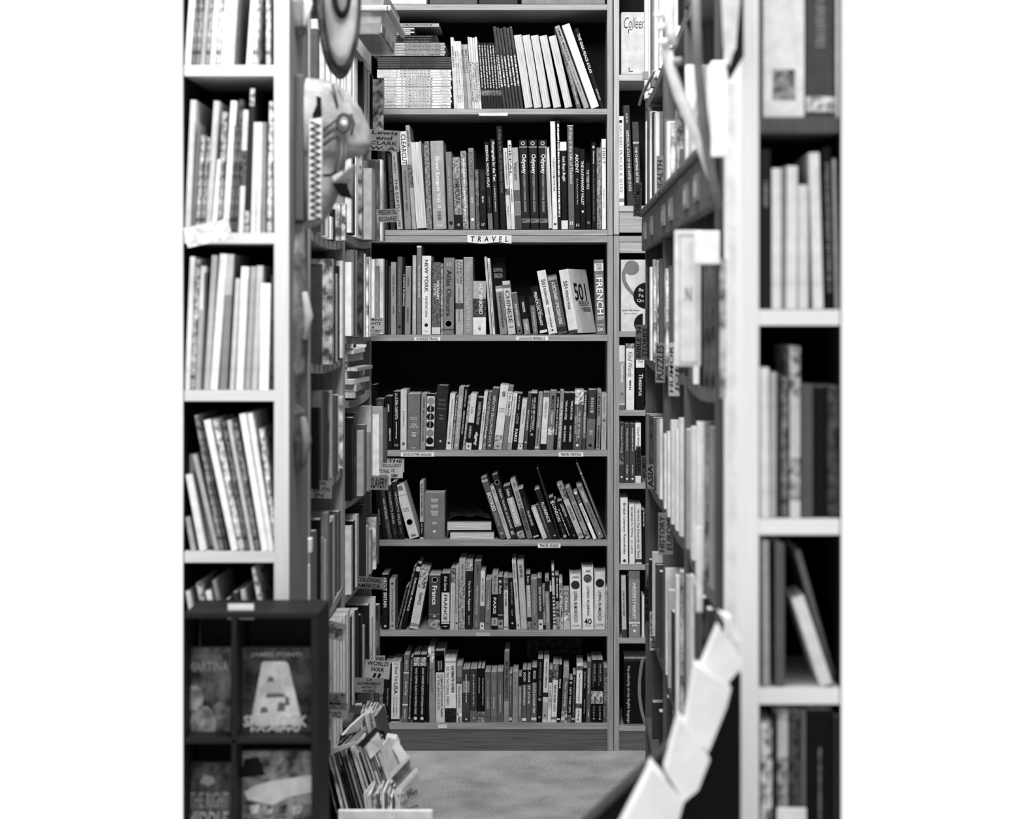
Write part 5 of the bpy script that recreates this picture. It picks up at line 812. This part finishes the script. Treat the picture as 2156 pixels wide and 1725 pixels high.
# ---------------------------------------------------------------- floor bin of thin books and tags
random.seed(11)
crate = empty('book_bin', (-.455, 4.95, 0)); tag(crate, 'low stepped wooden bin on the floor, crammed with thin kids books', 'bin')
bevel(MB().box(-.14, .09, -.27, .08, 0, .195).obj('lower_step', wood(.35, 'x'), crate)); bevel(MB().box(-.14, .0, .09, .38, 0, .262).obj('upper_step', wood(.35, 'x'), crate))
out = []
def thin(px, y0, y1, Y, wpx, t, lean, label=None, m=False, d=.15, el=()):
    k = Y / F; h = (y1 - y0) * k; o = make_book((wx(px, Y), Y, wz(y1, Y)), wpx * k, h, d, t, lean, random.uniform(-.15, .05), m, False, el, False, .85, mscale=45); AREA[o.name] = wpx * (y1 - y0) * .8; out.append((o, t, m, 'thin', '')); return o
x = 694.0; i = 0
while x < 838:
    w = random.choice([2.6, 3.2, 4, 5, 6.5]); t = random.choice([.15, .1, .25, .35, .45, .6, .3, .8, .12, .5])
    f = (x - 694) / 150; thin(x + 18, 1578 + random.uniform(-10, 12) - 10 * f, 1722 + random.uniform(-4, 4), 4.72 + .1 * (i % 2) , w, t, -.24 - .12 * f, m=random.random() < .35, el=[('b', 0, random.uniform(.12, .4), random.choice([.8, .6, .7, .45]))] if random.random() < .6 else [('m', .1, .9, .4, .7)]); x += w + .7; i += 1
x = 776.0
while x < 850:
    w = random.choice([3, 4, 5]); thin(x, 1672 + random.uniform(-8, 8), 1735, 4.6, w, random.choice([.8, .6, .7, .85, .35]), -.15 + .3 * (x - 776) / 74, m=random.random() < .3); x += w + .8
label_books(out, 'lower step of the floor bin', 'thin books in the floor bin, lower step', 'near end'); out = []
x = 757.0; i = 0
while x < 812:
    w = random.choice([2.2, 2.8, 3.4, 4.2]); t = random.choice([.85, .6, .7, .8, .4, .3, .9]); f = (x - 757) / 55
    thin(x, 1510 - 8 * math.sin(f * 3) + random.uniform(-4, 4), 1600, 5.1, w, t, -.1 - .12 * f, m=random.random() < .3); x += w + .6; i += 1
label_books(out, 'upper step of the floor bin', 'thin books in the floor bin, upper step', 'near end'); out = []
# slanting larger covers between the steps
def slab(name, label, cat, pts, Y, th, mat, group=None):
    P = [W(a, b, Y if not isinstance(Y, (list, tuple)) else Y[i]) for i, (a, b) in enumerate(pts)]; n = (P[1] - P[0]).cross(P[3] - P[0]).normalized()
    if n.y < 0: n = -n
    V = P + [p + n * th for p in P]; k = len(P)
    o = mesh_obj(name, V, [tuple(range(k))[::-1], tuple(range(k, 2 * k))] + [(i, (i + 1) % k, k + (i + 1) % k, k + i) for i in range(k)], mat); bevel(o, .001); tag(o, label, cat, group); return o
GS = 'loose slanting books over the floor bin'
slab('picture_book', 'pale picture book slanting across the bin below the tags', 'book', [(722, 1549), (742, 1527), (770, 1502), (756, 1540)], [4.8, 4.85, 4.95, 4.9], .006, flat(.85), GS)
slab('picture_book', 'pale book lying nearest the tags, long flat edge to the viewer', 'book', [(697, 1578), (748, 1562), (752, 1568), (699, 1589)], 4.7, .01, flat(.66), GS)
slab('picture_book', 'grey book slanting steeply, left of the dark thick one', 'book', [(730, 1566), (768, 1531), (771, 1538), (748, 1568)], 4.75, .01, flat(.6), GS)
slab('picture_book', 'dark thick book slanting steeply over the bin', 'book', [(752, 1570), (790, 1533), (795, 1540), (764, 1576)], 4.72, .014, flat(.15), GS)
slab('picture_book', 'pale picture book with a small drawing, slanting right of the dark thick one', 'book', [(768, 1574), (796, 1543), (806, 1572), (780, 1600)], 4.72, .006, mott(.8, 14, .3), GS)
slab('folded_paper', 'crumpled white paper poking up behind the bin', 'paper', [(741, 1500), (748, 1482), (761, 1481), (767, 1500)], 5.15, .004, flat(.82))
slab('folded_paper', 'white folded sheet above the thin books of the upper step', 'paper', [(757, 1503), (782, 1490), (789, 1508), (770, 1512)], 5.12, .003, flat(.88))
slab('picture_book', 'black slim book standing beside the upper thin books', 'book', [(795, 1540), (808, 1540), (815, 1575), (806, 1578)], 4.95, .01, flat(.05), GS)
slab('paper_bag', 'white carton leaning at the right end of the bin', 'carton', [(812, 1553), (833, 1556), (840, 1572), (820, 1574)], 4.9, .05, flat(.85))
slab('leaning_card', 'long white card leaning down toward the floor right of the bin', 'card', [(836, 1560), (858, 1592), (846, 1612), (826, 1576)], 4.85, .006, flat(.88))
slab('bin_slat', 'pale slat edging the bin above the handwritten cards', 'slat', [(820, 1632), (860, 1593), (863, 1598), (824, 1640)], 4.66, .02, flat(.75))
slab('picture_card', 'patterned card behind the upper slat at the right end of bin', 'card', [(824, 1640), (862, 1600), (868, 1622), (838, 1658)], 4.68, .004, mott(.5, 18, .5))
slab('bin_slat', 'pale lower slat edging the big handwritten card', 'slat', [(828, 1670), (876, 1620), (880, 1627), (833, 1680)], 4.62, .02, flat(.78))
bc = slab('handwritten_card', 'big pale handwritten card ending in Play, right end of the floor bin', 'card', [(831, 1682), (879, 1628), (892, 1690), (888, 1720), (840, 1722)], 4.6, .004, flat(.62))
uvt = None
for s, (x0, y0, L, h_, a) in (('This ones', (842, 1684, 34, 9, .62)), ('Not', (846, 1698, 16, 8, .6)), ('Play', (862, 1684, 26, 13, .6)), ('please', (850, 1712, 34, 8, .35))):
    uv, fs = text_geo(s, .01, .2); V = []
    for u, v in uv:
        px = x0 + u * L * math.cos(a) - v * h_ * math.sin(a); py = y0 - u * L * math.sin(a) - v * h_ * math.cos(a); p = W(px, py, 4.594); V.append(tuple(p))
    mesh_obj('lettering', V, fs, flat(.1), bc)
for i, (x0, y0) in enumerate(((684, 1518), (722, 1518))):
    thing_box('book_box', ('left' if i == 0 else 'right') + ' small dark boxed book behind the INTERESTING tag', 'book', x0, y0, x0 + 17, 1533, 4.9, .1, flat(.3))
thing_box('white_box', 'large white box top at the bottom edge, left of the floor', 'box', 712, 1707, 911, 1860, 4.1, .012, flat(.86))
for k_, (x0, y0, x1, y1, t) in enumerate(((732, 1502, 756, 1508, .2), (732, 1508, 753, 1514, .8), (705, 1520, 722, 1532, .8), (690, 1533, 735, 1552, .2))):
    thing_box('book', ['black flat book behind the upper step of the bin', 'white flat book under the black one behind the bin', 'pale flat books between the two boxed books', 'dark wide book below the boxed books'][k_], 'book', x0, y0, x1, y1, 5.0 + .02 * k_, .1, flat(t))
# ---------------------------------------------------------------- foreground right case
YG = 3.0
g0, g1 = wx(1560, YG), wx(1768, YG); Rg = lambda py: wz(py, YG)
bookcase('white bookcase in the right foreground, frontal and strongly blurred', YG, .3, g0, g1, 0, 2.9, [Rg(652), Rg(1093), Rg(1450), Rg(1900)], .88, (1598 - 1560) * YG / F, .026, right=False, back_shade=.03, wc=.04, endr=1)
sh = thing_box('shelf_board', 'dark grey top shelf board of the right foreground bookcase', 'shelf', 1598, 247, 1768, 280, YG, .28, flat(.3))
K1 = [(1607, 87, 1607, -110, .86, '', [('r', .72, .9, .55, .4)]), (1697, 60, 1697, -110, .28, 'h', [('b', .88, .97, .6, 1), ('m', 0, .6, .4, .45)]), (1760, 7.5, 1760, -80, .84)]
front_row(YG, 246, K1, 'on the right foreground case, top row', 'books, right foreground top row', dmax=.22)
K2 = [(1602, 20, 1602, 315, .12, '', [('m', .2, .35, .5, .5)]), (1625, 20, 1625, 355, .86), (1647, 7, 1647, 352, .55), (1655, 23, 1657, 350, .84), (1681, 21, 1681, 390, .82), (1712, 22, 1703, 322, .86), (1738, 18, 1731, 310, .05, '', [('m', .1, .9, .5, .45)]), (1758, 8, 1752, 335, .62)]
front_row(YG, 651, K2, 'on the right foreground case, second row', 'books, right foreground second row', ceil_py=282, dmax=.22)
K3 = [(1601, 19, 1600, 775, .86), (1621, 13, 1622, 785, .66), (1635, 8, 1636, 790, .2), (1646, 13, 1646, 795, .35, 'm'), (1663, 22, 1663, 730, .5, 'm', [('b', .3, .65, .72), ('b', .9, 1, .8)]), (1688, 24, 1688, 812, .3), (1715, 26, 1715, 815, .05), (1743, 24, 1743, 815, .2, 'm')]
front_row(YG, 1092, K3, 'on the right foreground case, third row', 'books, right foreground third row', ceil_py=688, dmax=.22)
K4 = [(1606, 15, 1604, 1140, .6), (1632, 20, 1632, 1148, .32), (1726, 28, 1664, 1258, .82), (1748, 14, 1672, 1162, .45, 'd')]
front_row(YG, 1449, K4, 'on the right foreground case, fourth row', 'books, right foreground fourth row', ceil_py=1130, dmax=.22)
K5 = [(1602, 24, 1602, 1520, .7, 'm'), (1628, 8, 1628, 1500, .12), (1637, 22, 1637, 1495, .45, 'm', [('b', .05, .25, .7)]), (1660, 26, 1660, 1500, .22, 'm'), (1687, 10, 1687, 1498, .35), (1699, 54, 1699, 1495, .04, '', [('m', .2, .6, .12, .45)]), (1755, 12, 1755, 1510, .15)]
front_row(YG, 1899, K5, 'on the right foreground case, fifth row', 'books, right foreground fifth row', ceil_py=1488, dmax=.22)
thing_box('white_card', 'white card at the foot of the fifth row, right foreground', 'card', 1636, 1702, 1698, 1790, YG - .02, .004, flat(.85))
# papers and collage hanging on its side
thing_box('paper_sheet', 'tall white sheets hanging on the side of the right foreground bookcase', 'paper', 1498, 128, 1532, 330, 3.2, .01, flat(.9))
co = card('collage_strip', 'mottled paper collage strip hanging on the right foreground case side', 'collage', 1516, 545, 1548, 838, 3.12, .7, [''], 0, .1, mat=mott(.6, 26, .5))
thing_box('paper_sheet', 'white paper sheet below the collage strip, right side', 'paper', 1466, 1110, 1480, 1290, 3.35, .005, flat(.85))
pen = empty('white_pennant', (0, 0, 0)); tag(pen, 'white pointed pennant at the top, before the right post', 'pennant')
P = [W(1518, -40, 2.95), W(1562, -40, 2.95), W(1549, 95, 2.95), W(1535, 140, 2.95), W(1524, 95, 2.95)]
mesh_obj('cloth', P + [p + Vector((0, .006, 0)) for p in P], [(4, 3, 2, 1, 0), (5, 6, 7, 8, 9)] + [(i, (i + 1) % 5, 5 + (i + 1) % 5, 5 + i) for i in range(5)], flat(.85), pen)
P = [W(1560, -40, 2.97), W(1566, -40, 2.97), W(1566, 118, 2.97), W(1535, 172, 2.97), W(1529, 135, 2.97), W(1550, 100, 2.97)]
mesh_obj('dark_edge', P + [p + Vector((0, .006, 0)) for p in P], [(5, 4, 3, 2, 1, 0), (6, 7, 8, 9, 10, 11)] + [(i, (i + 1) % 6, 6 + (i + 1) % 6, 6 + i) for i in range(6)], flat(.12), pen)
thing_box('side_cover', 'white painted panel fixed along the near right aisle shelves', 'panel', 1530, 170, 1561, 1340, 3.08, .012, flat(.86))
# hanging wooden puppet in front of the right shelves
pu = empty('wooden_puppet', (0, 0, 0)); tag(pu, 'blurred pale wooden puppet limbs hanging before the right shelves', 'puppet')
Yp = 3.35
m = MB(); m.tube([W(1405, -40, Yp), W(1407, 30, Yp), W(1412, 70, Yp), W(1418, 95, Yp)], [.010, .011, .010, .008], 12); m.obj('upper_limb', flat(.82), pu, smooth=True)
for i, (a, b, r) in enumerate(((1385, 32, .007), (1388, 58, .0075), (1394, 90, .0085), (1424, 130, .008))):
    m = MB(); m.tube([W(a - 6, b + 2, Yp - .01), W(a, b, Yp - .01), W(a + 12, b - 3, Yp - .01)], [r * .7, r, r * .8], 10); m.obj('finger', flat(.78 if i < 3 else .5), pu, smooth=True)
m = MB(); m.tube([W(1392, 105, Yp), W(1404, 112, Yp), W(1414, 150, Yp), W(1430, 200, Yp), W(1455, 262, Yp), W(1482, 330, Yp), W(1500, 385, Yp)], [.007, .011, .0105, .011, .009, .008, .006], 12); m.obj('lower_limb', flat(.78), pu, smooth=True)
m = MB(); m.tube([W(1464, -40, 3.25), W(1468, 120, 3.25), W(1480, 240, 3.25), W(1492, 330, 3.25), W(1505, 400, 3.25), W(1515, 440, 3.25)], [.008, .008, .009, .009, .008, .006], 10); m.obj('support_stick', flat(.35), pu, smooth=True)
m = MB(); P = [W(1444, 137, 3.3), W(1462, 137, 3.3), W(1464, 195, 3.3), W(1458, 235, 3.3), W(1446, 200, 3.3)]
slab('paper_tag', 'white pointed paper tag hanging beside the puppet', 'paper', [(1444, 137), (1463, 137), (1467, 200), (1459, 236), (1446, 200)], 3.3, .003, flat(.9))
# ---------------------------------------------------------------- literature rack with white leaflets, near right
rk = empty('leaflet_rack', (0, 0, 0)); tag(rk, 'black slanted leaflet rack with pale edge strip, lower right foreground', 'rack')
def prism(name, pts, Ys, th, mat, parent):
    P = [W(a, b, Y) for (a, b), Y in zip(pts, Ys)]; k = len(P); V = P + [p + Vector((0, th, 0)) for p in P]
    return mesh_obj(name, V, [tuple(range(k))[::-1], tuple(range(k, 2 * k))] + [(i, (i + 1) % k, k + (i + 1) % k, k + i) for i in range(k)], mat, parent)
prism('side_board', [(1418, 1567), (1470, 1500), (1545, 1420), (1560, 1900), (1130, 1900), (1232, 1740)], [2.86] * 6, .03, flat(.045), rk)
prism('edge_strip', [(1416, 1562), (1420, 1569), (1234, 1742), (1138, 1836), (1132, 1830), (1229, 1735)], [2.85] * 6, .04, flat(.24), rk)
prism('riser', [(1540, 1420), (1560, 1420), (1560, 1900), (1530, 1900)], [2.87] * 4, .03, flat(.05), rk)
LG = 'white leaflets in the slanted rack'
for i, (pts, Y) in enumerate([([(1513, 1318), (1562, 1392), (1556, 1412), (1500, 1480), (1462, 1440)], 2.825), ([(1466, 1400), (1540, 1450), (1530, 1490), (1492, 1585), (1440, 1540)], 2.815), ([(1432, 1512), (1495, 1600), (1470, 1665), (1440, 1690), (1400, 1625)], 2.805), ([(1374, 1616), (1440, 1690), (1415, 1780), (1345, 1860), (1290, 1780)], 2.795)]):
    slab('leaflet', ['topmost white leaflet in the slanted rack, beside the right post', 'second white leaflet from the top in the slanted rack', 'third white leaflet from the top in the slanted rack', 'lowest and nearest white leaflet in the slanted rack'][i], 'leaflet', pts, Y, 2.86 - Y, mott(.92, 14, .07), LG)
slab('leaflet', 'white curled leaflet tip above the topmost leaflet', 'leaflet', [(1514, 1290), (1540, 1300), (1560, 1352), (1548, 1350)], 2.83, .03, flat(.88), LG)
bpy.data.objects.remove(FO)
# ---------------------------------------------------------------- the smallest books become one object
books = [o for o in COL.objects if o.parent is None and o.name.split('.')[0] in ('book', 'picture_book')]
ranked = sorted(books, key=lambda o: -AREA.get(o.name, 1e9)); rest = ranked[300:]
bpy.context.view_layer.update()
V = []; Fc = []; MI = []; slots = []; kill = []
for r in rest:
    kill.append(r)
    for ch in list(r.children):
        me = ch.data; mw_ = ch.matrix_world; n0 = len(V); V += [tuple(mw_ @ v.co) for v in me.vertices]
        mat = me.materials[0]
        if mat not in slots: slots.append(mat)
        k = slots.index(mat)
        for p in me.polygons: Fc.append(tuple(n0 + v for v in p.vertices)); MI.append(k)
        kill.append(ch)
for o in kill: bpy.data.objects.remove(o)
me = bpy.data.meshes.new('small_books'); me.from_pydata(V, [], Fc)
for mt_ in slots: me.materials.append(mt_)
me.polygons.foreach_set('material_index', MI)
so = bpy.data.objects.new('small_books', me); COL.objects.link(so)
so['kind'] = 'stuff'; so['label'] = 'the many slimmest and smallest books filling the gaps on all the shelves'; so['category'] = 'books'
